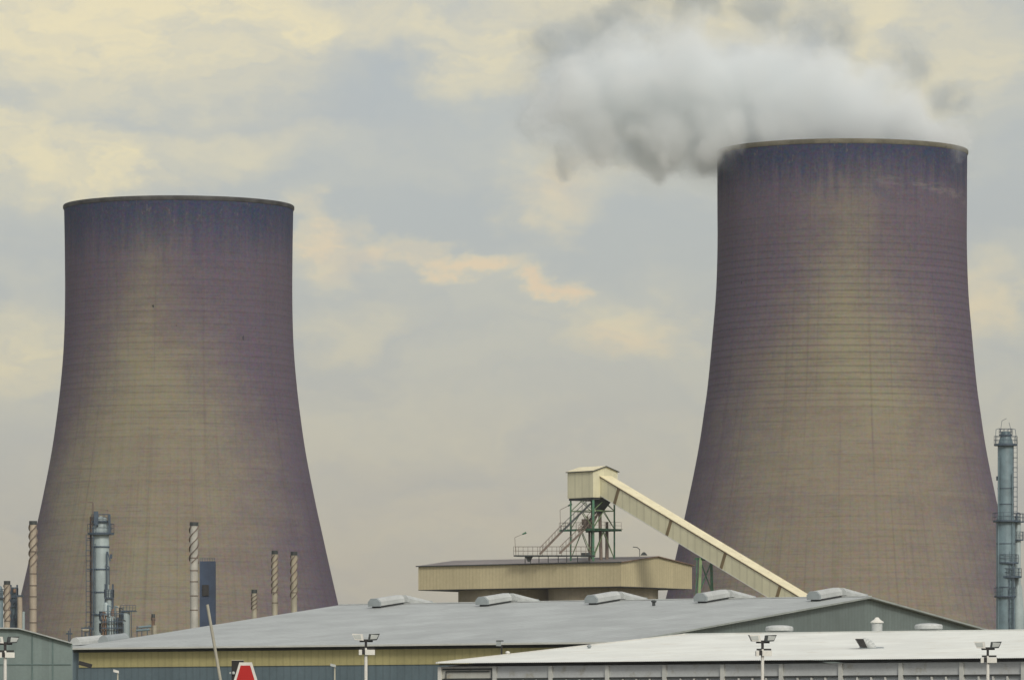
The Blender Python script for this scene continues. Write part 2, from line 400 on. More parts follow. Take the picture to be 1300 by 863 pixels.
# ------------------------------------------------------------------ steam plume (a volume)
YS = 1185.0
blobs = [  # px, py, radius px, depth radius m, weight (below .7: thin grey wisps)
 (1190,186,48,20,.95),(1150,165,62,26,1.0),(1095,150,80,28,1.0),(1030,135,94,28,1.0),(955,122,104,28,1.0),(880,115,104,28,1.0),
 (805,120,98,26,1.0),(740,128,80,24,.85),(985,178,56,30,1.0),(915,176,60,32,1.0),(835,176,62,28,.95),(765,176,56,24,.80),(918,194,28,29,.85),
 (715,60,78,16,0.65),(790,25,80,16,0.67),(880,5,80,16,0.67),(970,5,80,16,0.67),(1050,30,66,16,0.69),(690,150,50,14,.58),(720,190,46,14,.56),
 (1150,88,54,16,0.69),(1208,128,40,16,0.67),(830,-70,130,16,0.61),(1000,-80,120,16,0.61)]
bm = bmesh.new()
for (px, py, rp, ry, wt) in blobs:
    c0 = P(px, py, YS); rr = rp/F*YS
    mx = Matrix.Translation(c0) @ Matrix.Diagonal((rr*1.22, ry*1.15, rr*1.22, 1))
    bmesh.ops.create_icosphere(bm, subdivisions=3, radius=1, matrix=mx)
me = bpy.data.meshes.new('steam'); bm.to_mesh(me); bm.free()
tmp = bpy.data.objects.new('steam_tmp', me); col.objects.link(tmp)
rmod = tmp.modifiers.new('r', 'REMESH'); rmod.mode = 'VOXEL'; rmod.voxel_size = 1.6
dg = bpy.context.evaluated_depsgraph_get(); dg.update()
me2 = bpy.data.meshes.new_from_object(tmp.evaluated_get(dg))
bpy.data.objects.remove(tmp)
me2.name = 'steam'
so_c = P(950, 190, YS)
me2.transform(Matrix.Translation(-so_c))
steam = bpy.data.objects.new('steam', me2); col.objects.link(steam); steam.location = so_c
tag(steam, 'white steam drifting left from the mouth of the right cooling tower', 'steam', kind='stuff')
sm = bpy.data.materials.new('steam'); sm.use_nodes = True; t = sm.node_tree; t.nodes.clear()
mo = N(t, 'ShaderNodeOutputMaterial'); vol = N(t, 'ShaderNodeVolumePrincipled')
L(t, vol.outputs[0], mo.inputs['Volume'])
vol.inputs['Color'].default_value = (.975, .99, 1, 1); vol.inputs['Anisotropy'].default_value = -.45
co = N(t, 'ShaderNodeTexCoord').outputs['Object']
# billow warp
wn = noise(t, co, .085, 5, .62, 0, 'Color')
ws = N(t, 'ShaderNodeVectorMath', operation='SUBTRACT'); L(t, wn, ws.inputs[0]); ws.inputs[1].default_value = (.5, .5, .5)
wa = N(t, 'ShaderNodeVectorMath', operation='ADD'); L(t, co, wa.inputs[0]); L(t, vmul(t, ws.outputs[0], (24, 14, 19)), wa.inputs[1])
core = wisp = None
for (px, py, rp, ry, wt) in blobs:
    c0 = P(px, py, YS)-so_c; rr = rp/F*YS
    mp = N(t, 'ShaderNodeMapping'); mp.inputs['Scale'].default_value = (1/rr, 1/ry, 1/rr)
    mp.inputs['Location'].default_value = (-c0.x/rr, -c0.y/ry, -c0.z/rr); L(t, wa.outputs[0], mp.inputs['Vector'])
    ln = N(t, 'ShaderNodeVectorMath', operation='LENGTH'); L(t, mp.outputs[0], ln.inputs[0])
    s = maprange(t, ln.outputs['Value'], 1.12, .25, 0, wt)
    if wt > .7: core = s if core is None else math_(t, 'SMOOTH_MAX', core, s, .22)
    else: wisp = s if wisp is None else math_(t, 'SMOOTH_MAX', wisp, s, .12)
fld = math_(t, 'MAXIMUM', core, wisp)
L(t, mixc(t, maprange(t, core, .10, .32), (.60, .655, .69), (.95, .985, 1)), vol.inputs['Color'])  # wisps outside the core: shade of the steam put into a greyer colour
dn = noise(t, wa.outputs[0], .12, 5, .72)
edge = math_(t, 'ADD', fld, math_(t, 'MULTIPLY', math_(t, 'SUBTRACT', dn, .55), maprange(t, core, .2, .8, 1.9, .6)))
dens = maprange(t, edge, .02, 1.0, 0, 1)
dens = math_(t, 'MULTIPLY', math_(t, 'POWER', dens, 1.6), .17)
L(t, math_(t, 'MULTIPLY', dens, maprange(t, fld, 0.0, .12)), vol.inputs['Density'])
try: sm.cycles.volume_step_rate = .34
except Exception: pass
try: sm.volume_intersection_method = 'FAST'
except Exception: pass
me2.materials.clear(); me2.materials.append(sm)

# ------------------------------------------------------------------ grey-roofed hangar
rv = Vector((39.5, -25, 0)).normalized(); gv = Vector((18.7, 32, 0)).normalized()
A = Vector((7.5, 400, 0)); Cc = Vector((-32, 425, 0)); Mr = Vector((26.2, 432, 0)); Dl = Vector((-13.3, 457, 0))
B = Mr+(Mr-A); C2 = Dl+(Dl-Cc)
ze = 8.95; zr = 12.82
Z = lambda p, z: Vector((p.x, p.y, z))
t = thing('hangar', (A+Cc)/2, 'wide hangar with low grey roof, yellow band and blue-grey wall', 'hangar')
up = Vector((0,0,1)); th = .14
def slab(pts, h):                                     # sheet of thickness h under the listed top points
    return MB().poly([Vector(p)-up*h for p in pts]+[Vector(p) for p in pts], [(3,2,1,0),(4,5,6,7),(0,1,5,4),(1,2,6,5),(2,3,7,6),(3,0,4,7)])
r1 = slab([Z(Cc,ze), Z(A,ze), Z(Mr,zr), Z(Dl,zr)], th); r1.build('roof', M['grey_roof'], t)
r2 = slab([Z(Dl,zr), Z(Mr,zr), Z(B,ze), Z(C2,ze)], th); r2.build('roof', M['grey_roof'], t)
# pale gutter line, and a dark strip painted as the overhang's shadow
MB().bar(Z(Cc,ze-.06)-gv*.08, Z(A,ze-.06)-gv*.08, .10, .12).build('gutter', M['trim'], t)
MB().bar(Z(Mr-rv*.0,zr+.03), Z(Dl,zr+.03), .5, .07).build('ridge_cap', M['vent'], t)
ins = .55
w0 = Cc+gv*ins+rv*.15; w1 = A+gv*ins-rv*.35
MB().obox(Z(w0, ze-.33), (w1-w0), gv*.25, up*.18).build('eave_shade_strip', M['darkfill'], t)
zb = 7.54
MB().obox(Z(w0+rv*.55-gv*.06, zb), (w1-w0)-rv*.55, gv*.2, up*(ze-.335-zb)).build('yellow_band', M['yellow'], t)
MB().obox(Z(w0, 0), (w1-w0), gv*.25, up*(ze-.335)).build('front_wall', M['blue_wall'], t)
# gable wall to the right
gi = .35
ga = A-rv*gi+gv*ins; gb = B-rv*gi-gv*ins; gm2 = Mr-rv*gi
slope = (zr-ze)/(Mr-A).length
MB().prism([Z(ga,0), Z(gb,0), Z(gb, ze+ins*slope-.17), Z(gm2, zr-.17), Z(ga, ze+ins*slope-.17)], -rv*.25).build('gable_wall', M['gable'], t)
vt = MB()
for a, b in ((Z(A,ze), Z(Mr,zr)), (Z(Mr,zr), Z(B,ze))): vt.bar(a-up*.06+rv*.06, b-up*.06+rv*.06, .08, .12)
vt.build('verge_trim', mat('verge', (.34,.38,.36), .5), t)
ga = Cc+rv*gi+gv*ins; gb = C2+rv*gi-gv*ins; gm2 = Dl+rv*gi
MB().prism([Z(ga,0), Z(gb,0), Z(gb, ze+ins*slope-.17), Z(gm2, zr-.17), Z(ga, ze+ins*slope-.17)], rv*.25).build('gable_wall', M['gable'], t)
MB().obox(Z(C2-gv*ins,0), (B-C2), -gv*.25, up*(ze-.1)).build('back_wall', M['blue_wall'], t)

# ridge ventilators: a hooded duct on each slope of the ridge
def octo(c, ax, side, upv, wdt, h, ln):
    pts = [(-.5,0),(.5,0),(.5,.55),(.25,1),(-.25,1),(-.5,.55)]
    return [c+side*(x*wdt)+upv*(y*h) for x, y in pts]
def vent_pair(base, gdir, slp, label, ln=3.5):
    t = thing('roof_ventilator', base, label, 'ventilator', 'hooded ventilators astride the hangar ridge')
    for sgn in (-1, 1):
        d = (gdir*sgn - up*slp).normalized(); nrm = (up+gdir*sgn*slp).normalized(); sd = d.cross(nrm).normalized()
        st = base+d*.25+nrm*.16
        pts = octo(st, d, sd, nrm, 1.0, .56, ln)
        L1 = ln if sgn < 0 else ln*1.05
        MB().prism(pts, d*L1).build('hood', M['vent'], t)
        e = st+d*L1
        pe = octo(e, d, sd, nrm, 1.06, .60, 0)
        MB().prism([p-nrm*.02 for p in pe], d*.22).build('end_cap', M['vent_end'], t)
        MB().obox(st-sd*.4-nrm*.2, sd*.8, d*L1*.95, nrm*.2).build('curb', M['darkfill'], t)
    return t
def ridge_pt(px):
    u = (px-650)/F                     # solve Dl + rv*s on bearing u
    s = (u*Dl.y-Dl.x)/(rv.x-u*rv.y); return Z(Dl+rv*s, zr)
for px, lb in ((509, 'paired grey hooded ventilator on the hangar ridge, leftmost of the five'),
               (645, 'paired grey hooded ventilator on the hangar ridge under the tan silo house middle'),
               (783, 'paired grey hooded ventilator on the hangar ridge under the tan silo house corner'),
               (921, 'paired grey hooded ventilator on the hangar ridge just right of the green trestle leg'),
               (1064, 'paired grey hooded ventilator on the hangar ridge beside the low end of the conveyor')):
    vent_pair(ridge_pt(px), gv, slope, lb)

# small round cowl on the grey roof
def on_plane(px, py, p0, n):           # bearing/elevation ray meets a plane
    d = Vector(((px-650)/F, 1, (HZ-py)/F)); o = Vector((0,0,CZ)); return o+d*((p0-o).dot(n)/d.dot(n))
nroof = (Z(A,ze)-Z(Cc,ze)).cross(Z(Mr,zr)-Z(A,ze)).normalized()
q = on_plane(830, 768.5, Z(A,ze), nroof)
MB().lathe(q, [(.12,-.05),(.12,.25),(.2,.27),(.2,.36),(.03,.42)], 14, True).solo('roof_cowl', M['darksteel'], q, 'tiny dark cowl standing on the grey hangar roof', 'cowl')

# ------------------------------------------------------------------ low teal shed at the left
Yt = 372
t = thing('shed', P(20, 951, Yt), 'teal sheet-clad shed at the left edge of the photo', 'shed')
out_px = [(-160,826),(-60,806),(2,797.8),(24,798.3),(42,803),(83,814.5),(92,817)]
pts = [P(x, y, Yt) for x, y in out_px]
face = [Vector((pts[0].x, Yt, 0))]+pts+[Vector((pts[-1].x, Yt, 0))]
MB().prism(list(reversed(face)), (-3, 24, 0)).build('wall', M['teal'], t)
rf = MB()
for a, b in zip(pts[:-1], pts[1:]):
    rf.obox(a-Vector((0,.3,-.004)), b-a, Vector((-3.1,24.6,0)), up*.08)
rf.build('roof', M['grey_roof'], t)
sm_ = MB()
for x in (41, 67): sm_.box((x-650)/F*Yt-.04, (x-650)/F*Yt+.04, Yt-.05, Yt-.003, 0, CZ+(HZ-(803 if x < 50 else 810))/F*Yt-.1)
zz = CZ+(HZ-843)/F*Yt
sm_.box(pts[0].x+.1, pts[-1].x-.1, Yt-.045, Yt-.004, zz-.03, zz+.03)
sm_.build('seam', mat('dark_teal', (.11,.17,.165), .6), t)

# low building behind, with two pale barrel ventilators
Yb = 500
t = thing('workshop', P(110, 951, Yb), 'low grey-roofed workshop mostly hidden behind the hangar, under pale vents', 'workshop')
a0 = P(60, 822, Yb); a1 = P(300, 822, Yb); b0 = P(60, 816, Yb+12); b1 = P(300, 816, Yb+12)
MB().hexa([Z(a0,0), Z(a1,0), Z(b1,0), Z(b0,0)], [a0, a1, b1, b0]).build('wall', M['blue_wall'], t)
MB().hexa([a0+up*.004-Vector((0,.4,0)), a1+up*.004-Vector((0,.4,0)), b1+up*.004, b0+up*.004], [a0+up*.1-Vector((0,.4,0)), a1+up*.1-Vector((0,.4,0)), b1+up*.1, b0+up*.1]).build('roof', M['grey_roof'], t)
for x0, x1, y0, y1, lb in ((95,129,816.5,805,'pale rounded ventilator behind the left roof corner, nearest the tall column foot'),
                           (131,158,814,805.5,'smaller pale rounded ventilator just right of its longer twin behind the left roof corner')):
    pa = P(x0, y0, Yb+2); pb = P(x1, y0-3.2, Yb+6)
    d = (pb-pa); sd = Vector((-d.y, d.x, 0)).normalized()
    pts = [pa+sd*(.5*math.cos(a))+up*(.62*math.sin(a)-.1) for a in [PI*i/8 for i in range(9)]]
    MB().prism(pts, d).solo('roof_ventilator', M['vent'] if x0 < 100 else M['vent_end'], pa, lb, 'ventilator', 'pale rounded ventilators at the left')

# ------------------------------------------------------------------ near building with white roof
E0 = Vector((-2.56, 200, 0)); nr = Vector((18.9, -12, 0)).normalized(); ng = Vector((12, 18.9, 0)).normalized()
ne = CZ+2.893; nz = CZ+4.13; wN = 16.5; LN = 30.0
t = thing('workshop', E0+nr*10, 'long low workshop with bright white corrugated roof and grey panelled front', 'workshop')
def corrugated(p, along, across, length, rise, pitch=.0762, amp=.011):
    mb = MB(); n = int(length/pitch)*2; pts = []
    for i in range(n+1):
        z = amp if i % 2 else -amp
        q = p+along*(i*pitch/2)+up*z; pts += [q, q+across+up*rise]
    fs = [(2*i, 2*i+2, 2*i+3, 2*i+1) for i in range(n)]
    return mb.poly(pts, fs)
corrugated(Z(E0, ne)-ng*.12, nr, ng*(wN+.12), LN, nz-ne).build('roof', M['white_roof'], t)
corrugated(Z(E0+ng*wN, nz), nr, ng*wN, LN, ne-nz).build('roof', M['white_roof'], t)
MB().bar(Z(E0+ng*wN, nz+.02), Z(E0+ng*wN+nr*LN, nz+.02), .34, .05).build('ridge_cap', M['white_roof'], t)
MB().bar(Z(E0, ne-.0)+nr*.02+up*.02, Z(E0+ng*wN, nz)+nr*.02+up*.02, .1, .05).build('verge_trim', M['whitepaint'], t)
MB().obox(Z(E0+ng*.10+nr*.05, ne-.065), nr*LN, ng*.1, up*.045).build('eave_beam', M['darkfill'], t)
wl = Z(E0+ng*.22+nr*.05, 0)
MB().obox(wl, nr*LN, ng*.12, up*(ne-.11)).build('wall', M['lowpanel'], t)
MB().prism([wl, wl+ng*(2*wN-.5), wl+ng*(2*wN-.5)+up*(ne-.12), Z(E0+ng*wN+nr*.05, nz-.12), wl+up*(ne-.12)], nr*.12).build('gable_wall', M['panel'], t)
zp = CZ+89.3/F*200
def bear(px, p=E0, d=nr):
    u = (px-650)/F; return (u*p.y-p.x)/(d.x-u*d.y)
posts = [bear(556)]+[bear(625.5)+i*(bear(696.5)-bear(625.5)) for i in range(13)]
for i, s in enumerate(posts):
    o = Z(E0+nr*(s-.07)+ng*.09, 0)
    MB().obox(o, nr*.14, ng*.13, up*(ne-.12)).build('post', M['whitepaint'] if i == 0 else M['trim'], t)
for i in range(len(posts)-1):
    s0, s1 = posts[i]+.075, posts[i+1]-.075
    MB().obox(Z(E0+nr*s0+ng*.16, zp), nr*(s1-s0), ng*.055, up*(ne-.115-zp)).build('fascia_panel', M['rustpanel'] if i == 0 else M['panel'], t)
    MB().obox(Z(E0+nr*s0+ng*.13, zp-.04), nr*(s1-s0), ng*.08, up*.035).build('panel_joint', M['darkfill'], t)
    fr = MB(); k = 4
    for j in range(1, k):
        s = s0+(s1-s0)*j/k; fr.obox(Z(E0+nr*(s-.03)+ng*.15, 1.1), nr*.06, ng*.068, up*(zp-.06-1.1))
    fr.build('panel_rib', M['trim'], t)
    MB().obox(Z(E0+nr*s0+ng*.15, 0), nr*(s1-s0), ng*.068, up*1.1).build('lower_panel', M['panel'], t)
s0, s1 = posts[0]+.12, posts[1]-.12
fr = MB()
fr.bar(Z(E0+nr*s0+ng*.13, ne-.20), Z(E0+nr*s1+ng*.13, ne-.20), .05, .05)
fr.bar(Z(E0+nr*(s0+.12)+ng*.13, ne-.28), Z(E0+nr*(s1-.1)+ng*.13, ne-.28), .03, .03)
fr.bar(Z(E0+nr*(s0+.12)+ng*.13, ne-.28), Z(E0+nr*(s0+.12)+ng*.13, 1.2), .03, .03)
fr.bar(Z(E0+nr*s1+ng*.13, ne-.20), Z(E0+nr*s1+ng*.13, 1.2), .05, .05)
fr.build('door_track', M['darksteel'], t)
nn = (Z(E0+nr,ne)-Z(E0,ne)).cross(Z(E0+ng*wN,nz)-Z(E0,ne)).normalized()
# mushroom vents behind the ridge, pipe vent
def ridgeN(px, back=.35, wid=None):
    s = bear(px, E0+ng*(wN+back)); return Z(E0+ng*(wN+back)+nr*s, nz-back*(nz-ne)/wN)
def mushroom(px, lb):
    b = ridgeN(px, .55); t = thing('mushroom_vent', b, lb, 'roof vent', 'mushroom vents on the white roof')
    MB().lathe(b, [(.33,-.1),(.33,.14)], 28, True).build('neck', M['vent_end'], t, True)
    MB().lathe(b, [(.30,.135),(.46,.13),(.50,.16),(.50,.26),(.46,.31),(.28,.345),(.02,.36)], 32, True).build('cap', M['vent'], t, True)
mushroom(989.5, 'flat mushroom vent on the white roof, above the middle floodlight mast')
mushroom(1179, 'flat mushroom vent on the white roof, right of the small conical chimney vent')
b = ridgeN(1113.5, .35)
t = thing('pipe_vent', b, 'short round vent pipe with pointed cap on the white roof ridge', 'roof vent')
MB().lathe(b, [(.19,-.1),(.19,.36)], 24, True).build('pipe', M['vent'], t, True)
MB().lathe(b, [(.17,.365),(.235,.37),(.235,.41),(.10,.50),(.06,.56),(.01,.57)], 24, True).build('cap', M['whitepaint'], t, True)
# hooded elbow vent with dark mouth on the near slope
q = on_plane(1105, 823, Z(E0,ne), nn)
t = thing('elbow_vent', q, 'white elbow vent with black open mouth on the white roof slope', 'roof vent')
e = MB(); cpts = []
for k in range(7):
    a = PI/2*k/6; cpts.append(q+Vector((-.30+.30*math.cos(a)+.05, -.02, .02+.30*math.sin(a)-.12)))
for k in range(6): e.cyl(cpts[k], cpts[k+1], .175, .175, 20)
e.build('elbow', M['vent'], t, True)
mo_ = cpts[-1]
MB().prism([mo_+Vector((-.26, -.20, .13)), mo_+Vector((.00, -.20, .13)), mo_+Vector((.13, -.20, -.16)), mo_+Vector((-.10, -.20, -.13))], (0, .38, 0)).build('mouth', M['black'], t)
MB().obox(q+Vector((-.35,-.3,.0)), (.8,0,0), (0,.7,.05), (0,0,.02)).build('flashing', M['vent_end'], t)
for px, py, lb in ((748,823,'small grey knob on the white roof slope below the grey hangar eave'),(644.5,831,'small white knob on the sloping left edge of the white roof')):
    q = on_plane(px, py, Z(E0,ne), nn)
    MB().lathe(q, [(.05,-.03),(.05,.05),(.08,.06),(.08,.11),(.02,.14)], 12, True).solo('roof_cowl', M['vent_end'] if px > 700 else M['whitepaint'], q, lb, 'roof fitting')

# ------------------------------------------------------------------ silo house (tan)
FL = Vector((-14.6, 921, 0)); FR = Vector((16.6, 900, 0)); side = Vector((11.3, 16.0, 0)); BR = FR+side; BL = FL+side
zt = 1.7+28.35; zd = 1.7+24.75; zrg = 1.7+29.45
t = thing('silo_house', (FL+BR)/2, 'tan sheet-clad house cantilevered over concrete silos behind the grey roof', 'silo house')
fv = (FR-FL); fn = fv.normalized(); sn_ = side.normalized()
RL = FL+side/2; RR = FR+side/2
MB().poly([Z(FL,zd), Z(FR,zd), Z(FR,zt), Z(FL,zt), Z(FL+sn_*.3,zd), Z(FR+sn_*.3-fn*.3,zd), Z(FR+sn_*.3-fn*.3,zt), Z(FL+sn_*.3,zt)],
          [(0,1,2,3),(7,6,5,4),(3,2,6,7),(0,4,5,1),(0,3,7,4),(1,5,6,2)]).build('front_wall', M['tan'], t)
MB().prism([Z(FR,zd)+sn_*.005, Z(BR,zd), Z(BR,zt), Z(RR,zrg-.02), Z(FR,zt)+sn_*.005], -fn*.25).build('gable_wall', M['tan_side'], t)
MB().prism([Z(FL,zd)+sn_*.31, Z(BL,zd), Z(BL,zt), Z(RL,zrg-.02), Z(FL,zt)+sn_*.31], fn*.25).build('gable_wall', M['tan_side'], t)
MB().obox(Z(BL+fn*.26,zd), fv-fn*.52, -sn_*.25, up*(zt-zd)).build('back_wall', M['tan'], t)
MB().obox(Z(FL,zd-.10), fv, side, up*.095).build('floor', M['darkfill'], t)
o_ = .25
slab([Z(FL-fn*o_-sn_*o_,zt+.12), Z(FR+fn*o_-sn_*o_,zt+.12), Z(RR+fn*o_,zrg+.14), Z(RL-fn*o_,zrg+.14)], .13).build('roof', M['tan_roof'], t)
slab([Z(RL-fn*o_,zrg+.14), Z(RR+fn*o_,zrg+.14), Z(BR+fn*o_+sn_*o_,zt+.12), Z(BL-fn*o_+sn_*o_,zt+.12)], .13).build('roof', M['tan_roof'], t)
MB().bar(Z(FL-fn*o_-sn_*.3,zt+.06), Z(FR+fn*o_-sn_*.3,zt+.06), .1, .16).build('gutter', M['darksteel'], t)
vt = MB(); vt.bar(Z(FR+fn*(o_+.05)-sn_*o_,zt+.05), Z(RR+fn*(o_+.05),zrg+.08), .08, .14); vt.bar(Z(RR+fn*(o_+.05),zrg+.08), Z(BR+fn*(o_+.05)+sn_*o_,zt+.05), .08, .14)
vt.build('verge_trim', M['rust'], t)
for cx, cy in ((14.1, 913.5), (.1, 923)):
    MB().lathe((cx, cy, 0), [(8.5, 0), (8.5, zd-.11)], 72, True).build('silo', M['silo'], t, True)

# ------------------------------------------------------------------ head house and conveyor
u = Vector((.65, -.76, 0)).normalized(); p = Vector((.76, .65, 0)).normalized()
Fc = Vector((12.43, 905, 0)); L1 = 5.97; W1 = 5.0; hb, he, hr = 40.2, 44.2, 44.95
zroof = 30.55
t = thing('head_house', Z(Fc-u*L1/2+p*W1/2, zroof), 'cream head house on green steel legs above the tan silo roof', 'head house')
Lc = Fc-u*L1; Rc = Fc+p*W1; Bc = Lc+p*W1
walls = MB().prism([Z(Fc,hb), Z(Rc,hb), Z(Rc,he), Z(Fc+p*W1/2,hr), Z(Fc,he)], -u*L1)
walls.build('cabin', M['cream'], t)
o_ = .18
slab([Z(Lc-u*o_-p*o_,he+.08), Z(Fc+u*o_-p*o_,he+.08), Z(Fc+u*o_+p*W1/2,hr+.14), Z(Lc-u*o_+p*W1/2,hr+.14)], .11).build('roof', M['cream_top'], t)
slab([Z(Lc-u*o_+p*W1/2,hr+.14), Z(Fc+u*o_+p*W1/2,hr+.14), Z(Rc+u*o_+p*o_,he+.08), Z(Bc-u*o_+p*o_,he+.08)], .11).build('roof', M['cream_top'], t)
vt = MB(); uo = u*(o_+.04)
vt.bar(Z(Fc-p*o_,he+.0)+uo, Z(Fc+p*W1/2,hr+.05)+uo, .07, .14); vt.bar(Z(Fc+p*W1/2,hr+.05)+uo, Z(Rc+p*o_,he+.0)+uo, .07, .14)
vt.bar(Z(Lc-u*o_,he)-p*(o_+.03), Z(Fc+u*o_,he)-p*(o_+.03), .07, .14)
vt.build('verge_trim', M['darksteel'], t)
MB().obox(Z(Lc+u*.15+p*.15,hb-.34), u*(L1-.3), p*(W1-.3), up*.335).build('floor_frame', M['darksteel'], t)
i_ = .35
corners = {'L': Lc+u*i_+p*i_, 'F': Fc-u*i_+p*i_, 'R': Rc-u*i_-p*i_, 'B': Bc+u*i_-p*i_}
for k, c in corners.items():
    MB().bar(Z(c, zroof-1.2), Z(c, hb-.345), .34 if k == 'F' else .26, .26).build('leg', M['green'], t)
zm = CZ+(HZ-672.5)/F*906
br = MB()
def xb(a, b, z0, z1):
    br.bar(Z(a,z0), Z(b,z1), .09); br.bar(Z(b,z0), Z(a,z1), .09)
def mid(a, b, z, w=.12): br.bar(Z(a,z), Z(b,z), w)
zs = [zroof+.3, zm-.15, zm+.25, (zm+hb)/2+.5, hb-.4]
for a, b in (('L','F'), ('F','R'), ('B','R'), ('L','B')):
    a, b = corners[a], corners[b]; m_ = (a+b)/2
    br.bar(Z(a,zs[0]), Z(m_,zs[1]), .09); br.bar(Z(b,zs[0]), Z(m_,zs[1]), .09)
    mid(a, b, zs[3], .14)
    br.bar(Z(a,zs[3]), Z(m_,zs[4]), .09); br.bar(Z(b,zs[3]), Z(m_,zs[4]), .09)
    br.bar(Z(a,zs[2]), Z(m_,zs[3]), .09); br.bar(Z(b,zs[2]), Z(m_,zs[3]), .09)
br.build('bracing', M['palegreen'], t)
# intermediate platform
pl = MB(); ov = 1.6
pl.obox(Z(Lc-u*ov-p*.3, zm-.1), u*(L1+ov+.5), p*.22, up*.26); pl.obox(Z(Lc-u*ov+p*(W1+.1), zm-.1), u*(L1+ov+.5), p*.22, up*.26)
pl.obox(Z(Lc-u*ov-p*.3, zm+.165), u*(L1+ov+.6), p*(W1+.9), up*.05)
pl.obox(Z(Fc+u*.3-p*.3, zm-.1), -u*.2, p*(W1+.9), up*.2)
pl.build('platform', M['green'], t)
def rail(mb, a, b, n, h=1.05, w=.045):
    for i in range(n+1):
        q = a.lerp(b, i/n); mb.bar(q, q+up*h, w)
    mb.bar(a+up*h, b+up*h, w); mb.bar(a+up*h*.5, b+up*h*.5, w*.8)
hr_ = MB(); a = Z(Lc-u*ov-p*.3, zm+.21); b_ = Z(Fc+u*.3-p*.3, zm+.21)
rail(hr_, a, b_, 8); rail(hr_, a, Z(Lc-u*ov+p*(W1+.5), zm+.21), 5); rail(hr_, b_, Z(Fc+u*.3+p*(W1+.5), zm+.21), 5)
hr_.build('handrail', M['stair'], t)
# stairs running up to the cabin
def stair(pa, pb, wd, name='staircase'):
    mb = MB(); d = pb-pa; hd = Vector((d.x, d.y, 0)).normalized(); s_ = Vector((-hd.y, hd.x, 0))
    for o in (0, wd):
        mb.bar(pa+s_*o, pb+s_*o, .08, .26)
        n = 7
        for i in range(n+1): q = pa.lerp(pb, i/n)+s_*o; mb.bar(q, q+up*1.0, .04)
        mb.bar(pa+s_*o+up*1.0, pb+s_*o+up*1.0, .05)
    n = int(abs(d.z)/.22)
    for i in range(n):
        q = pa.lerp(pb, (i+.5)/n); mb.obox(q, hd*.24, s_*wd, up*.03)
    return mb
stair(P(686,703,905), P(713,675,905.5), .8).build('staircase', M['stair'], t)
stair(P(713,675,905.5), P(750,639,906), .8).build('staircase', M['darksteel'], t)
stair(P(711,702,903.5), P(739,675,904), .7).build('staircase', M['stair'], t)
stair(P(739,675,905), P(767,643,909), .7).build('staircase', M['stair'], t)
# chute, hopper and spouts inside the frame
ch = MB(); hc = Z(Fc-u*1.4+p*2.6, hb-.35)
ch.hexa([hc+Vector((-.35,-.35,-2.0)), hc+Vector((.35,-.35,-2.0)), hc+Vector((.35,.35,-2.0)), hc+Vector((-.35,.35,-2.0))],
        [hc+Vector((-1.5,-1.2,0)), hc+Vector((1.9,-1.2,0)), hc+Vector((1.9,1.2,0)), hc+Vector((-1.5,1.2,0))])
ch.build('hopper', M['darksteel'], t)
sp = MB(); sp.cyl(hc-up*2.0, Vector((hc.x+.2, hc.y, zroof)), .26, .26, 14); sp.cyl(hc+Vector((-.3,0,-2)), Vector((hc.x-1.6, hc.y, zm)), .18, .18, 12)
sp.cyl(Vector((hc.x-1.6, hc.y, zm)), Vector((hc.x-1.6, hc.y, zroof)), .18, .18, 12)
sp.cyl(Vector((hc.x+1.1, hc.y+.6, zroof)), Vector((hc.x+1.1, hc.y+.6, zm+1.3)), .3, .24, 12)
sp.build('spout', M['stair'], t, True)
mc = MB(); q = Z(Fc-u*3.0+p*1.6, zm+.22)
mc.box(q.x-.7, q.x+.5, q.y-.5, q.y+.5, q.z, q.z+.9); mc.cyl(q+Vector((-1,0,1.1)), q+Vector((.9,0,1.1)), .45, .45, 16); mc.cyl(q+Vector((-.1,0,1.1)), q+Vector((-.1,0,2.0)), .2, .12, 12)
mc.build('drive_unit', M['stair'], t)
q = Vector((Fc.x-.9, Fc.y-.6, zroof+.15))
MB().box(q.x-1.0, q.x+.6, q.y, q.y+1, q.z+.35, q.z+1.0).build('drive_unit', M['darksteel'], t)
# low access platform to the left
t = thing('access_platform', P(700, 707, 904), 'low railed steel platform on the tan silo roof, left of the green legs', 'platform')
Ya = 905; y0 = 704.3
pa = P(652, y0, Ya+3.5); pb = P(750, y0, Ya-3.0); dd = (pb-pa); sdv = Vector((.56, .83, 0))*1.3
MB().obox(pa-up*.22, dd, sdv, up*.22).build('deck', M['darksteel'], t)
hr_ = MB(); rail(hr_, pa+up*.002, pb+up*.002, 16, 1.3); rail(hr_, pa+sdv, pb+sdv, 16, 1.3); rail(hr_, pa, pa+sdv, 2, 1.3)
hr_.build('handrail', M['stair'], t)
for f in (.12, .19, .30, .42, .55, .66, .8, .95):
    q = pa+dd*f+sdv*.5; MB().bar(q-up*1.3, q-up*.22, .12).build('support', M['darksteel'], t)
q = pa+dd*.17+sdv*.5
MB().hexa([q+Vector((-.2,-.2,-1.0)), q+Vector((.2,-.2,-1.0)), q+Vector((.2,.2,-1.0)), q+Vector((-.2,.2,-1.0))],
          [q+Vector((-.6,-.3,-.225)), q+Vector((.6,-.3,-.225)), q+Vector((.6,.3,-.225)), q+Vector((-.6,.3,-.225))]).build('bracket', M['darksteel'], t)
def davit_lamp(base, top, tip, lb, w=.07):
    t = thing('lamp_post', base, lb, 'lamp post', 'bent lamp posts of the silo plant')
    MB().bar(base, top, w).build('pole', M['stair'], t)
    MB().bar(top, tip, w*.9).build('arm', M['stair'], t)
    d = (tip-top).normalized()
    MB().cyl(tip-d*.1, tip+d*.55, .11, .16, 10).build('lamp_head', M['green'], t, True)
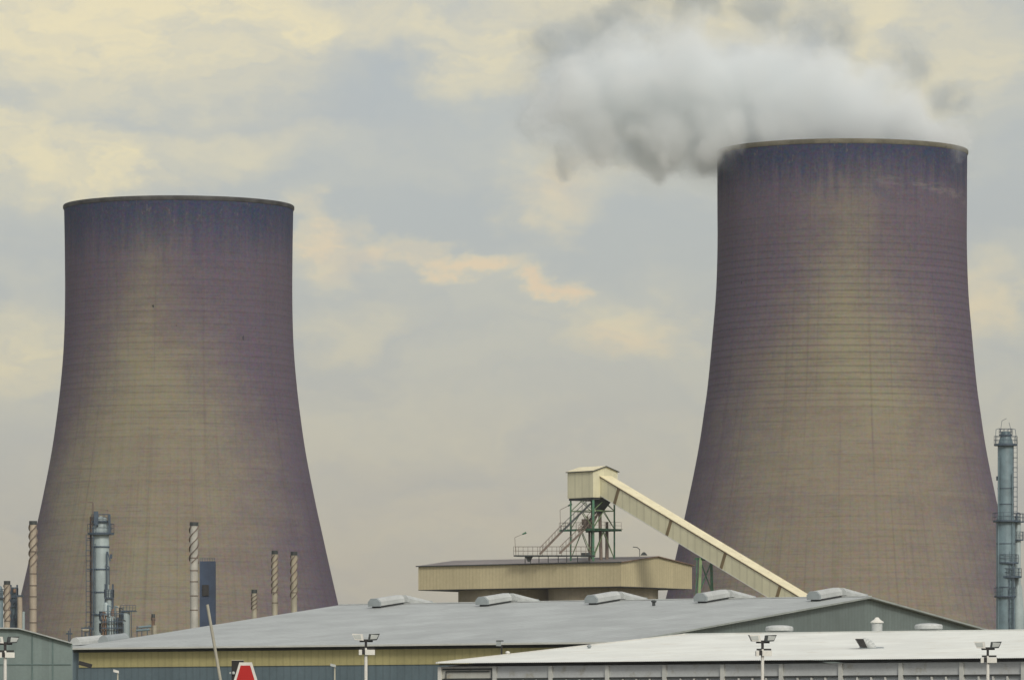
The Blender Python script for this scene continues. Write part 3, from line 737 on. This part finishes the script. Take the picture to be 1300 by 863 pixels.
davit_lamp(pa+dd*.03+up*.002, P(653.5,682,908), P(664,677.5,908), 'thin bent lamp post at the left end of the low railed platform')
davit_lamp(Z(Lc-u*1.4-p*.2, zm+.22), P(711,647,911), P(722,641.5,910.5), 'thin bent lamp post on the upper platform beside the green leg')
# small aerial on the silo house roof
t = thing('davit', P(812, 708, 910), 'small dark davit and winch on the tan silo house roof', 'davit')
MB().bar(P(812,708,910), P(812,697,910), .1).build('post', M['darksteel'], t)
dv = MB(); dv.bar(P(803.5,694,910), P(809,694.5,910), .12); dv.bar(P(809,694.5,910), P(812.5,697.5,910), .12)
dv.build('arm', M['darksteel'], t)
dv = MB(); pts = [P(813+9*k/8, 704.5-4.2*math.sin(PI*k/8), 909) for k in range(9)]
dv.prism(pts, (0,.8,0)); dv.build('winch_cover', M['darksteel'], t)

# conveyor gallery
S = Vector((13.52, 905.9, 43.5)); sl_ = -19.6/45.2; cw = 2.3; vh = 2.95
cd = (u+up*sl_).normalized(); cn = cd.cross(-p).normalized()
if cn.z < 0: cn = -cn
hn = vh*cn.z; tl = 74/u.length
Lg = tl*math.sqrt(1+sl_*sl_)
t = thing('conveyor', Z(S+u*30, 10), 'long cream enclosed conveyor gallery sloping down to the right from the head house', 'conveyor')
o0 = S+cd*(-.3)-cn*hn
MB().obox(o0, cd*Lg, p*cw, cn*(hn-.06)).build('gallery', M['cream'], t)
MB().obox(S-cd*.28-p*.14-cn*.055, cd*(Lg-.05), p*(cw+.28), cn*.09).build('roof', M['cream_top'], t)
MB().obox(S-cd*.26-p*.10-cn*.22, cd*(Lg-.05), p*.095, cn*.16).build('roof_flashing', M['rust'], t)
MB().obox(S+cd*.4-p*.04-cn*(hn+.10), cd*(Lg-.9), p*(cw+.08), cn*.095).build('floor_frame', M['trim'], t)
for px in (786, 852.5, 921.5, 991, 1062):
    uu = (px-650)/F; s = (uu*S.y-S.x)/(u.x-uu*u.y)*math.sqrt(1+sl_*sl_)
    MB().obox(S+cd*(s-.3)-p*.05-cn*(hn-.02), cd*.62, p*.045, cn*(hn-.25)).build('joint_cover', M['brown'], t)
# trestle under the conveyor
def conv_under(px):
    uu = (px-650)/F; s = (uu*S.y-S.x)/(u.x-uu*u.y); q = S+u*s; return Vector((q.x, q.y, S.z+s*sl_-vh-.25))
ct = conv_under(889)
t = thing('trestle', Z(ct+p*1.1, 0), 'green steel trestle holding up the conveyor behind the grey hangar roof', 'trestle')
tops = [ct+p*.1, ct+p*2.2]; feet = [Z(ct-p*.9-u*.6, 0), Z(ct+p*3.4, 0)]
for a, b in zip(tops, feet): MB().bar(b, a, .42, .34).build('leg', M['palegreen'] if a is tops[0] else M['green'], t)
bt = tops[0]-u*.8
MB().bar(Z(feet[0]-u*.5,0), bt-up*.1, .18).build('leg', M['green'], t)
bb = MB(); bb.bar(tops[0]-u*1.2-up*.15, tops[0]+u*.3-up*.15, .25, .3); bb.bar(tops[0]-up*.3, tops[1]-up*.3, .22)
for k in range(5):
    z1 = ct.z-.6-k*4.6; f0 = (ct.z-z1)/ct.z; f1 = (ct.z-z1+4.6)/ct.z
    if f1 > 1: break
    bb.bar(tops[0].lerp(feet[0], f0), tops[1].lerp(feet[1], f1), .13); bb.bar(tops[1].lerp(feet[1], f0), tops[0].lerp(feet[0], f1), .13)
    bb.bar(tops[0].lerp(feet[0], f0), bt.lerp(feet[0]-u*.5, f1), .1)
bb.build('bracing', M['green'], t)

# ------------------------------------------------------------------ spiral-finned stacks
def stack(px, py_top, Y, wpx, m, lb, helix=(0, 1), turns=3, bands=()):
    top = P(px, py_top, Y); r = wpx/2/F*Y; b = Z(top, 0)
    t = thing('spiral_stack', b, lb, 'stack', 'thin round stacks with spiral fins')
    MB().lathe(b, [(r*1.05, 0), (r, 6), (r, top.z-.35)], 20).build('shaft', m, t, True)
    MB().lathe(b, [(r*1.12, top.z-.5), (r*1.12, top.z), (r*.8, top.z), (r*.8, top.z-.6)], 20).build('rim', M['darksteel'], t, True)
    z1 = top.z-.6; z0 = top.z-(helix[1])/F*Y
    fin = MB(); turns *= .5; n = int(turns*24)
    for st in range(3):
        pts = []
        for i in range(n+1):
            a = 2*PI*(turns*i/n+st/3); z = z0+(z1-z0)*i/n
            c, s_ = math.cos(a), math.sin(a)
            for rr, dz in ((r*.98, -.07), (r*1.32, -.07), (r*1.32, .07), (r*.98, .07)):
                pts.append(b+Vector((c*rr, s_*rr, z+dz)))
        fs = []
        for i in range(n):
            for k in range(4): fs.append((4*i+k, 4*i+(k+1) % 4, 4*i+4+(k+1) % 4, 4*i+4+k))
        fin.poly(pts, fs)
    fin.build('spiral_fin', M['stair'], t)
    bd = MB()
    for py in bands:
        z = CZ+(HZ-py)/F*Y; bd.lathe(b, [(r, z-.07), (r*1.08, z-.07), (r*1.08, z+.07), (r, z+.07)], 20)
    if bands: bd.build('flange', M['stair'], t)
stack(42, 661, 800, 9.0, M['stack_rust'], 'tall rusty spiral-finned stack in front of the left cooling tower, far left', (0, 58), 3.2, (700,728,743,757,773,790))
stack(246.3, 662.5, 800, 10.0, M['stack_white'], 'tallest whitish spiral-finned stack, beside the dark blue panel tower', (0, 52), 2.6, (708,724,738,756,774))
stack(322.8, 748, 800, 6.6, M['stack_cream'], 'shortest spiral-finned stack peeping over the grey roof', (0, 26), 2.6)
stack(348.8, 698.5, 800, 7.2, M['stack_cream'], 'cream spiral-finned stack, left one of the close pair over the grey roof', (0, 56), 4.2, (752,765))
stack(373.3, 700, 800, 7.8, M['stack_cream'], 'rust-stained cream spiral-finned stack, right one of the close pair over the grey roof', (0, 60), 3.6, (752,))
stack(9, 737, 780, 7.4, M['stack_rust'], 'short rusty spiral-finned stack above the teal shed at the left edge', (0, 50), 3.0, (774,788))
stack(194.5, 779, 800, 4.2, M['rust'], 'stubby rusty chimney near the left process tanks', (0, 8), 1.0)

# dark blue panel tower
t = thing('panel_tower', P(263, 951, 815), 'dark blue sheet-clad tower beside the tallest whitish stack', 'tower')
a = P(253.5, 712, 815); b_ = P(273, 712, 815)
MB().box(a.x, b_.x, 815, 817.5, 0, a.z).build('cladding', M['navy'], t)
hr_ = MB(); rail(hr_, a+Vector((.05,.05,0)), b_+Vector((-.05,.05,0)), 6, .45, .06); hr_.build('handrail', M['bluesteel'], t)
x_ = P(261, 0, 815).x
MB().box(x_-.45, x_+.45, 814.8, 814.99, P(0,756,815).z, P(0,742,815).z).build('louvre', M['black'], t)

# ------------------------------------------------------------------ process columns
def platform(mb_deck, mb_rail, c, r, z, arc=(0, 2*PI), h=1.1, inner=None, n=20, th=.16):
    inner = inner or r*.6
    a0, a1 = arc; pts = []
    for i in range(n+1):
        a = a0+(a1-a0)*i/n; cc, ss = math.cos(a), math.sin(a)
        for rr, zz in ((inner, z-th), (r, z-th), (r, z), (inner, z)): pts.append(Vector((c.x+cc*rr, c.y+ss*rr, zz)))
    fs = [(4*i+k, 4*i+(k+1) % 4, 4*i+4+(k+1) % 4, 4*i+4+k) for i in range(n) for k in range(4)]
    mb_deck.poly(pts, fs+[(3,2,1,0), (4*n, 4*n+1, 4*n+2, 4*n+3)])
    prev = None
    for i in range(0, n+1, 2):
        a = a0+(a1-a0)*i/n; q = Vector((c.x+math.cos(a)*r*.98, c.y+math.sin(a)*r*.98, z))
        mb_rail.bar(q, q+up*h, .06)
        if prev: mb_rail.bar(prev+up*h, q+up*h, .06); mb_rail.bar(prev+up*h*.5, q+up*h*.5, .05)
        prev = q
def ladder(mb, x, y, z0, z1, w=.5):
    mb.bar((x-w/2, y, z0), (x-w/2, y, z1), .09); mb.bar((x+w/2, y, z0), (x+w/2, y, z1), .09)
    z = z0
    while z < z1: mb.bar((x-w/2, y, z), (x+w/2, y, z), .05); z += .7
    z = z0+2
    while z < z1-.5:            # cage hoops
        for k in range(6):
            a, b = PI+PI*k/6, PI+PI*(k+1)/6
            mb.bar((x+math.cos(a)*w*.6, y+math.sin(a)*w*.8, z), (x+math.cos(b)*w*.6, y+math.sin(b)*w*.8, z), .05)
        z += 1.4
zf = lambda py, Y: CZ+(HZ-py)/F*Y
# left column
Y = 810; c = Z(P(128, 0, Y), 0); r = 10.6/F*Y
t = thing('process_column', c, 'tall pale blue-grey process column with railed top platform, before the left cooling tower', 'process column')
MB().lathe(c, [(r*.92, 0), (r*.92, zf(780,Y)), (r, zf(775,Y)), (r, zf(670,Y)), (r*.75, zf(663,Y)), (r*.75, zf(658,Y)), (.05, zf(655,Y))], 32).build('shell', M['column'], t, True)
bd = MB()
for py in (694, 722.5, 751.5, 780): bd.lathe(c, [(r, zf(py,Y)-.09), (r+.10, zf(py,Y)-.09), (r+.10, zf(py,Y)+.09), (r, zf(py,Y)+.09)], 32)
bd.build('ring', M['bluesteel'], t)
dk, rl_ = MB(), MB()
platform(dk, rl_, c, 17/F*Y, zf(676,Y), h=1.2, th=.28); platform(dk, rl_, c, 12/F*Y, zf(661,Y), h=.9, th=.2)
dk.build('platform', M['bluesteel'], t); rl_.build('handrail', M['bluesteel'], t)
ld = MB(); ladder(ld, P(113,0,Y).x, c.y-.3, 3, zf(678,Y), .75); ld.bar((P(110.5,0,Y).x, c.y, zf(722,Y)), (P(118,0,Y).x, c.y, zf(722,Y)), .9, .12)
ld.bar((P(111,0,Y).x, c.y, zf(683,Y)), (P(118,0,Y).x, c.y, zf(683,Y)), .6, .12); ld.build('ladder', M['bluesteel'], t)
pp = MB(); pp.cyl((P(114.5,0,Y).x, c.y+.7, 2), (P(114.5,0,Y).x, c.y+.7, zf(655,Y)), .13, .13, 8); pp.build('pipe', M['rust'], t, True)
dv = MB(); dv.bar(P(118,676,Y), P(118,637.5,Y), .2); dv.bar(P(118,637.5,Y), P(102,636.5,Y), .18)
dv.bar(P(137,676,Y), P(137,647,Y), .09); dv.bar(P(137,647,Y), P(128,647,Y), .09); dv.build('davit', M['stair'], t)
bx = MB(); q = P(122,658,Y-1.2); bx.box(q.x-.3, q.x+.3, q.y-.2, q.y+.2, q.z-1, q.z+1.0); q = P(139,664,Y-1.2); bx.box(q.x-.15, q.x+.15, q.y-.2, q.y+.2, q.z-1.4, q.z+1.2)
q = P(141,706,Y-.5); bx.box(q.x-.15, q.x+.15, q.y-.2, q.y+.2, q.z-.3, q.z+.3)
bx.build('fittings', M['bluesteel'], t)
pp = MB()
for px, y1, y0, rr in ((119,668,800,.10),(136.5,700,790,.09),(139.2,720,742,.08),(121.5,690,780,.06)):
    pp.cyl((P(px,0,Y).x, c.y-1.25, zf(y0,Y)), (P(px,0,Y).x, c.y-1.25, zf(y1,Y)), rr, rr, 8)
pp.cyl(P(136.5,700,Y-1.25), P(140,712,Y-1.25), .09, .09, 8); pp.cyl(P(139.2,720,Y-1.25), P(134,716,Y-1.25), .08, .08, 8)
pp.build('pipe', M['bluesteel'], t, True)
# framed plant right of the column
def frame_tower(name, cpx, Y, w_px, tops, lb, m1, extra=None):
    c = Z(P(cpx, 0, Y), 0); hw = w_px/2/F*Y
    t = thing(name, c, lb, 'process frame')
    z1 = zf(tops[0], Y)
    for sx in (-1, 1):
        for sy in (-1, 1): MB().bar(c+Vector((sx*hw, sy*hw, 0)), c+Vector((sx*hw, sy*hw, z1)), .16).build('post', m1, t)
    dk, rl_ = MB(), MB()
    for py in tops[1:]:
        z = zf(py, Y); dk.box(c.x-hw*1.2, c.x+hw*1.2, c.y-hw*1.2, c.y+hw*1.2, z-.22, z)
        for a, b in (((-1.2,-1.2),(1.2,-1.2)), ((-1.2,-1.2),(-1.2,1.2)), ((1.2,-1.2),(1.2,1.2))):
            rail(rl_, c+Vector((a[0]*hw, a[1]*hw, z)), c+Vector((b[0]*hw, b[1]*hw, z)), 4, 1.05, .07)
    br = MB(); tt = list(tops[1:])+[960]
    for k in range(len(tt)-1):
        za, zb_ = zf(tt[k], Y)-.25, max(zf(tt[k+1], Y), .1)
        br.bar(c+Vector((-hw,-hw,zb_)), c+Vector((hw,-hw,za)), .1); br.bar(c+Vector((hw,-hw,zb_)), c+Vector((-hw,-hw,za)), .1)
    dk.build('platform', m1, t); rl_.build('handrail', m1, t); br.build('bracing', m1, t)
    return t, c, hw
t, c, hw = frame_tower('process_frame', 138.5, 800, 9.5, (741, 758), 'narrow blue steel frame with railed platform, against the right side of the pale column', M['bluesteel'])
MB().cyl(c, Z(c, zf(748,800)), .42, .42, 14).build('vessel', M['column'], t, True)
t, c, hw = frame_tower('process_frame', 141.5, 795, 24, (776, 786, 801), 'wide low blue steel frame of pipes and small vessels, left of the grey tank', M['bluesteel'])
for dx, py, rr, m in ((-.75, 764, .30, 'column'), (.25, 772, .32, 'rust'), (.9, 768, .16, 'stack_cream'), (-.2, 780, .5, 'column')):
    q = c+Vector((dx, .1, 0)); MB().lathe(q, [(rr, 0), (rr, zf(py,795)-rr), (rr*.6, zf(py,795)-rr*.3), (.02, zf(py,795))], 14).build('vessel', M[m], t, True)
t2 = thing('pipe_rack', Z(P(152,0,792),0), 'tangle of thin upright pipes between the low steel frame and the grey-green tank', 'pipe rack')
random.seed(9)
for k in range(9):
    px = 131+k*3.0; y1 = 766+random.random()*22; m_ = random.choice(['bluesteel','column','rust','darksteel','column_blue'])
    q = P(px, y1, 792); MB().cyl(Z(q,0), q, .09+.06*random.random(), None, 8).build('pipe', M[m_], t2, True)
    q2 = P(px+3+2*random.random(), y1+2, 792); MB().cyl(q, q2, .09, .09, 8).build('pipe', M[m_], t2, True)
for py in (779,789,797):
    MB().bar(P(129,py,791.5), P(157,py-.6,791.5), .14).build('beam', M['bluesteel'], t2)
pp = MB()
for k in range(5): pp.cyl(c+Vector((-1.2+.5*k, -hw-.1, 8)), c+Vector((-1.2+.5*k, -hw-.1, zf(782+4*(k % 3),795))), .07, .07, 8)
pp.cyl(c+Vector((-hw, -hw-.1, zf(792,795))), c+Vector((hw, -hw-.1, zf(792,795))), .12, .12, 8)
pp.build('pipe', M['stack_cream'], t, True)
Y = 798; c = Z(P(159.5, 0, Y), 0); rr = 5.8/F*Y
t = thing('tank', c, 'narrow upright grey-green tank with overhanging railed platform', 'tank')
MB().lathe(c, [(rr, 0), (rr, zf(776.5,Y)), (.05, zf(776,Y))], 24).build('shell', M['column'], t, True)
dk, rl_ = MB(), MB(); q = P(163,776,Y); dk.box(q.x-1.0, q.x+1.05, Y-.9, Y+.9, q.z, q.z+.16); rail(rl_, Vector((q.x-1.0,Y-.9,q.z+.16)), Vector((q.x+1.05,Y-.9,q.z+.16)), 5, .7, .06)
rl_.bar((q.x+.45, Y-.8, q.z-3.4), (q.x+.45, Y-.8, q.z), .1)
dk.build('platform', M['bluesteel'], t); rl_.build('handrail', M['bluesteel'], t)
q = P(156.6, 775.5, Y-.3); MB().cyl(q, q+up*.95, .11, .11, 10).build('pipe', M['stack_cream'], t, True)
# small pipework and base block before the chimney
Y = 796; t = thing('pipe_rack', Z(P(182,0,Y),0), 'low pipework and pale tank by the stubby rusty chimney', 'pipe rack')
q = P(196, 793.5, Y); MB().cyl(Z(q,0), q, .33, .33, 16).build('vessel', M['stack_cream'], t, True)
pr_ = MB()
for py, x0, x1 in ((800,173,190),(796,176,192)): pr_.cyl(P(x0,py,Y), P(x1,py-1.5,Y), .16, .16, 10)
pr_.build('pipe', M['column_blue'], t, True)
pr_ = MB()
for x in (174,180,187): pr_.bar(Z(P(x,0,Y),0), P(x,794+x%3,Y), .12)
pr_.bar(P(173,797,Y+1), P(192,793,Y+1), .12); pr_.build('rack', M['bluesteel'], t)
Y = 796; t = thing('pipe_rack', Z(P(110,0,Y),0), 'low dark pipework at the foot of the pale column, left of it', 'pipe rack')
pr_ = MB(); 
for x, py in ((87,800),(89,797),(104,799),(108,795),(113,793.5),(117,797)): pr_.bar(Z(P(x,0,Y),0), P(x,py,Y), .14)
pr_.bar(P(103,797,Y), P(118,797,Y), .2); pr_.bar(P(84,804,Y), P(92,804,Y), .2)
pr_.build('rack', M['bluesteel'], t)
MB().cyl(P(105,799.5,Y), P(113,799.5,Y), .2, .2, 10).build('pipe', M['stack_cream'], t, True)
# far-left plant
t, c, hw = frame_tower('process_frame', 17.8, 790, 8.0, (742, 756, 768, 795), 'slim blue steel frame between two rusty stacks at the left edge', M['bluesteel'])
MB().cyl(c, Z(c, zf(745,790)), .30, .30, 14).build('vessel', M['column_blue'], t, True)
MB().cyl(c+Vector((.12,-.5,zf(752,790))), c+Vector((.12,-.5,zf(747,790))), .22, .22, 12).build('gauge', M['rust'], t, True)
Y = 788; c = Z(P(25.2,0,Y),0)
t = thing('process_column', c, 'thin beige and blue column with dark cap, just left of the tall rusty stack', 'process column')
MB().lathe(c, [(.33,0),(.33,zf(757,Y)),(.03,zf(756.5,Y))], 16).build('shell', M['stack_rust'], t, True)
MB().cyl(c+Vector((.45,.1,0)), c+Vector((.45,.1,zf(776,Y))), .22, .22, 12).build('pipe', M['column'], t, True)
MB().box(c.x-.35, c.x+.5, c.y-.4, c.y+.4, zf(757,Y), zf(755,Y)).build('platform', M['bluesteel'], t)
c = Z(P(0,0,Y),0)
t = thing('process_column', c, 'dull blue column cut by the left edge of the photo', 'process column')
MB().lathe(c, [(.42,0),(.42,zf(750,Y)),(.2,zf(744,Y)),(.03,zf(743,Y))], 16).build('shell', M['column_blue'], t, True)
dk, rl_ = MB(), MB(); platform(dk, rl_, c, .75, zf(758,Y)); dk.build('platform', M['bluesteel'], t); rl_.build('handrail', M['bluesteel'], t)

# right column
Y = 850; c = Z(P(1276.8, 0, Y), 0); r = 10.2/F*Y; rb = 12.2/F*Y
t = thing('process_column', c, 'tall slate-blue distillation column with ring platforms at the right edge', 'process column')
MB().lathe(c, [(rb, 0), (rb, zf(662,Y)), (r, zf(654,Y)), (r, zf(565,Y)), (r*.62, zf(552,Y)), (r*.55, zf(548,Y)), (.05, zf(547,Y))], 32).build('shell', M['column_blue'], t, True)
dk, rl_ = MB(), MB()
platform(dk, rl_, c, 15.0/F*Y, zf(563.5,Y), th=.26, h=1.1); platform(dk, rl_, c, 8.5/F*Y, zf(551.5,Y), th=.22, h=.8)
platform(dk, rl_, c+Vector((.1,0,0)), 17.5/F*Y, zf(660.5,Y), th=.22); platform(dk, rl_, c+Vector((.6,0,0)), 15.0/F*Y, zf(731,Y), th=.26)
platform(dk, rl_, c+Vector((.3,-.2,0)), 13.6/F*Y, zf(713.5,Y), th=.2); platform(dk, rl_, c+Vector((-.1,-.2,0)), 14.2/F*Y, zf(756,Y), th=.22)
dk.build('platform', M['bluesteel'], t); rl_.build('handrail', M['bluesteel'], t)
lx = P(1288.5,0,Y).x
ld = MB(); ladder(ld, lx, c.y-.5, zf(661,Y), zf(565,Y), .55); ladder(ld, P(1283,0,Y).x, c.y-1.5, 3, zf(714,Y), .6); ld.build('ladder', M['bluesteel'], t)
pp = MB(); pp.cyl((P(1267,0,Y).x, c.y-.9, 2), (P(1267,0,Y).x, c.y-.9, zf(580,Y)), .12, .12, 8)
pp.cyl((P(1281,0,Y).x, c.y-1.2, 2), (P(1281,0,Y).x, c.y-1.2, zf(700,Y)), .15, .15, 8); pp.cyl((P(1284.5,0,Y).x, c.y-1.25, 2), (P(1284.5,0,Y).x, c.y-1.25, zf(600,Y)), .09, .09, 8)
pp.build('pipe', M['column_blue'], t, True)
dv = MB(); dv.bar(P(1270,548,Y), P(1272,534,Y), .06); dv.bar(P(1272,534,Y), P(1278,531,Y), .06); dv.bar(P(1284,548,Y), P(1281,536,Y), .06)
dv.bar(P(1263.5,563,Y), P(1264.5,545,Y), .07); dv.bar(P(1264.5,545,Y), P(1269,543.5,Y), .07); dv.bar(P(1291,563,Y), P(1289,545,Y), .07); dv.bar(P(1289,545,Y), P(1284,544,Y), .07)
dv.build('davit', M['bluesteel'], t)
bx = MB(); q = P(1266.5,607,Y-.5); bx.box(q.x-.2,q.x+.2,q.y-.2,q.y+.2,q.z-.3,q.z+.3)
for py in (620,640,690,745): bx.lathe(c, [(rb*.8, zf(py,Y)-.06),((r if py < 655 else rb)+.05, zf(py,Y)-.06),((r if py < 655 else rb)+.05, zf(py,Y)+.06),(rb*.8, zf(py,Y)+.06)], 32)
bx.build('fittings', M['bluesteel'], t)
c2 = Z(P(1292, 0, Y+1.5), 0)
t = thing('process_column', c2, 'slimmer pale column tucked behind the tall slate-blue column at the right edge', 'process column')
MB().lathe(c2, [(.95, 0), (.95, zf(785,Y)), (.62, zf(745,Y)), (.45, zf(740,Y)), (.45, zf(660,Y)), (.3, zf(654,Y)), (.03, zf(653,Y))], 20).build('shell', M['column'], t, True)
dk, rl_ = MB(), MB(); platform(dk, rl_, c2, .95, zf(661,Y)); platform(dk, rl_, c2, .85, zf(684,Y)); dk.build('platform', M['bluesteel'], t); rl_.build('handrail', M['bluesteel'], t)
dv = MB(); dv.bar(c2+up*zf(662,Y)+Vector((-.4,0,0)), c2+up*zf(650,Y)+Vector((-.1,0,0)), .07); dv.bar(c2+up*zf(650,Y)+Vector((-.1,0,0)), c2+up*zf(652,Y)+Vector((.5,0,0)), .07); dv.build('davit', M['bluesteel'], t)

# ------------------------------------------------------------------ floodlight masts
def make_mast():
    Y = 170.0; k = Y/F
    t = thing('floodlight_mast', (0,0,0), '', 'floodlight mast', 'white floodlight masts')
    H = 5.0                                               # lamp tops
    MB().lathe((0,0,0), [(.075,0),(.06,1.2),(.045,H-.42)], 14, True).build('pole', M['whitepaint'], t, True)
    ca = MB(); ca.bar((-.17,0,H-.43), (.25,0,H-.43), .06, .05); ca.bar((0,0,H-.45), (0,0,H-.20), .07); ca.bar((-.18,0,H-.21), (.2,0,H-.21), .10, .08)
    ca.build('bracket', M['black'], t)
    for sx, m in ((-1, 'whitepaint'), (1, 'darksteel')):
        # a tapering dish tipped outwards and upwards
        b0 = Vector((sx*.06, -.12, H-.19)); ax = Vector((sx*.34, 0, .13)); 
        dish = MB().hexa([b0+Vector((0,0,-.02)), b0+ax*.75+Vector((0,0,-.10)), b0+ax*.75+Vector((0,.26,-.10)), b0+Vector((0,.26,-.02))],
                         [b0+Vector((sx*.03,0,.17)), b0+ax+Vector((0,0,.05)), b0+ax+Vector((0,.26,.05)), b0+Vector((sx*.03,.26,.17))])
        lp = dish.build('floodlight', M[m], t)
        MB().prism([b0+Vector((sx*.07,-.006,.02)), b0+Vector((sx*.25,-.006,.03)), b0+Vector((sx*.31,-.006,.14)), b0+Vector((sx*.09,-.006,.155))], (0,.004,0)).build('lens', M['lens'], lp)
    for o in t.children:
        pass
    MB().box(-.02, .26, -.10, .08, H-.62, H-.47).build('ballast_box', M['whitepaint'], t)
    MB().box(-.20, -.11, -.09, .07, H-.62, H-.47).build('ballast_box', M['whitepaint'], t)
    MB().box(-.105, -.025, -.09, .06, H-.60, H-.46).build('gear_box', M['black'], t)
    return t
mast = make_mast()
spots = [(464.5, 803.5, 'pale floodlight mast standing against the yellow-banded hangar wall'),
         (968, 805, 'floodlight mast below the flat mushroom vent, before the white roof'),
         (1254, 813.5, 'rightmost floodlight mast, before the white roof'),
         (6.5, 807, 'leftmost floodlight mast, before the teal shed')]
for i, (px, py, lb) in enumerate(spots):
    o = mast if i == 0 else copy_tree(mast)
    top = P(px, py, 170); o.location = Z(top, top.z-5.0); o['label'] = lb
    o.rotation_euler = (0, 0, (0, .12, -.1, .25)[i])
    
# ------------------------------------------------------------------ small lamps near the hangar wall
def cctv(px, py, Y, lb, m, dx, pole=True):
    b = Z(P(px, 0, Y), 0); top = P(px, py, Y)
    t = thing('lamp_post', b, lb, 'lamp post', 'small lamp posts along the hangar')
    MB().lathe(b, [(.05,0),(.035,top.z)], 10, True).build('pole', M['pole'] if m != 'black' else M['darksteel'], t, True)
    MB().obox(top+Vector((-.06 if dx > 0 else -.24, -.12, -.06)), (.30,0,.08*dx), (0,.24,0), (0,0,.14)).build('lamp_head', M[m], t)
cctv(149.5, 851, 330, 'small white lamp on a thin pole before the left end of the hangar wall', 'whitepaint', -1)
cctv(425, 843.5, 330, 'small grey lamp on a thin pole between the red sign and the tall floodlight', 'lens', -1)
q = P(108, 846, 417)
t = thing('wall_lamp', q, 'small black floodlight bracketed low on the yellow hangar band at left', 'wall lamp')
MB().obox(q+Vector((-.45,-.5,.15)), (.9,0,-.25), (0,.4,0), (.08,0,.28)).build('lamp_head', M['black'], t)
MB().bar(q+Vector((0,-.3,.1)), q+Vector((.1,1.5,.1)), .1).build('bracket', M['darksteel'], t)
Yq = 396
t = thing('lamp_post', Z(P(636.5,0,Yq),0), 'square grey lamp on a black pole behind the white roof edge', 'lamp post')
MB().bar(Z(P(636.8,0,Yq),0), P(636.8,818,Yq), .12).build('pole', M['black'], t)
q = P(634,820,Yq); MB().box(q.x-.22,q.x+.12,q.y-.25,q.y+.05,q.z+.02,q.z+.33).build('lamp_head', M['vent_end'], t)
MB().box(q.x-.22,q.x+.28,q.y-.27,q.y+.09,q.z+.335,q.z+.40).build('lamp_hood', M['darksteel'], t)

# ------------------------------------------------------------------ leaning pole
Yp = 150; a = P(263.2, 767, Yp); b_ = P(281.5, 872, Yp); d = (b_-a); ft = a+d*(a.z/(a.z-b_.z)); ft.z = 0
MB().cyl(ft, a, .040, .038, 14).solo('leaning_pole', M['dullpole'], ft, 'plain cream pole leaning left in front of the dark blue tower', 'pole', smooth=True)

# ------------------------------------------------------------------ red sign with white border
Yg = 110
cxs = P(312, 951, Yg)
t = thing('road_sign', Z(cxs,0), 'red trapezoid sign with white border at the bottom edge of the photo', 'sign')
k = Yg/F
def trap(x0, x1, y0, xb0, xb1, yb, ya, yb2):
    pts = [P(xb0,yb,Yg), P(xb1,yb,Yg), P(x1,y0,Yg), P(x0,y0,Yg)]
    return [Vector((q.x, ya, q.z)) for q in pts], yb2-ya
pts, dp = trap(303.8, 319.8, 840.2, 276.2, 347.4, 930, Yg, Yg+.02); MB().prism(pts, (0,dp,0)).build('border', M['whitepaint'], t)
pts, dp = trap(305.6, 317.6, 844.2, 281.5, 342.0, 926, Yg-.006, Yg-.001); MB().prism(pts, (0,dp,0)).build('face', M['red'], t)
q = P(312,900,Yg); MB().cyl((q.x, Yg+.07, 0), (q.x, Yg+.07, P(0,850,Yg).z), .035, .035, 12).build('post', M['vent_end'], t)
# black box with lamp behind
Yk = 112; a = P(294, 838, Yk); b_ = P(309, 838, Yk)
t = thing('signal_box', Z(a,0), 'black box with small lamp behind the red sign', 'signal box')
MB().box(a.x, b_.x, Yk, Yk+.2, 1.1, a.z).build('case', M['black'], t)
MB().box(a.x+.06, a.x+.12, Yk+.07, Yk+.13, 0, 1.1).build('post', M['darksteel'], t)
MB().box(a.x, b_.x, Yk-.01, Yk+.21, a.z+.002, a.z+.012).build('lid', M['pole'], t)
q = P(296.5, 854, Yk); MB().lathe(Vector((q.x, Yk-.03, q.z-.03)), [(.008,0),(.028,.015),(.030,.045),(.012,.06)], 14, True).build('lamp', M['lens'], t, True)
q = P(292.2, 854, Yk); MB().lathe(Vector((q.x, Yk+.03, q.z-.02)), [(.006,0),(.018,.01),(.018,.035),(.006,.045)], 12, True).build('lamp', M['lens'], t, True)
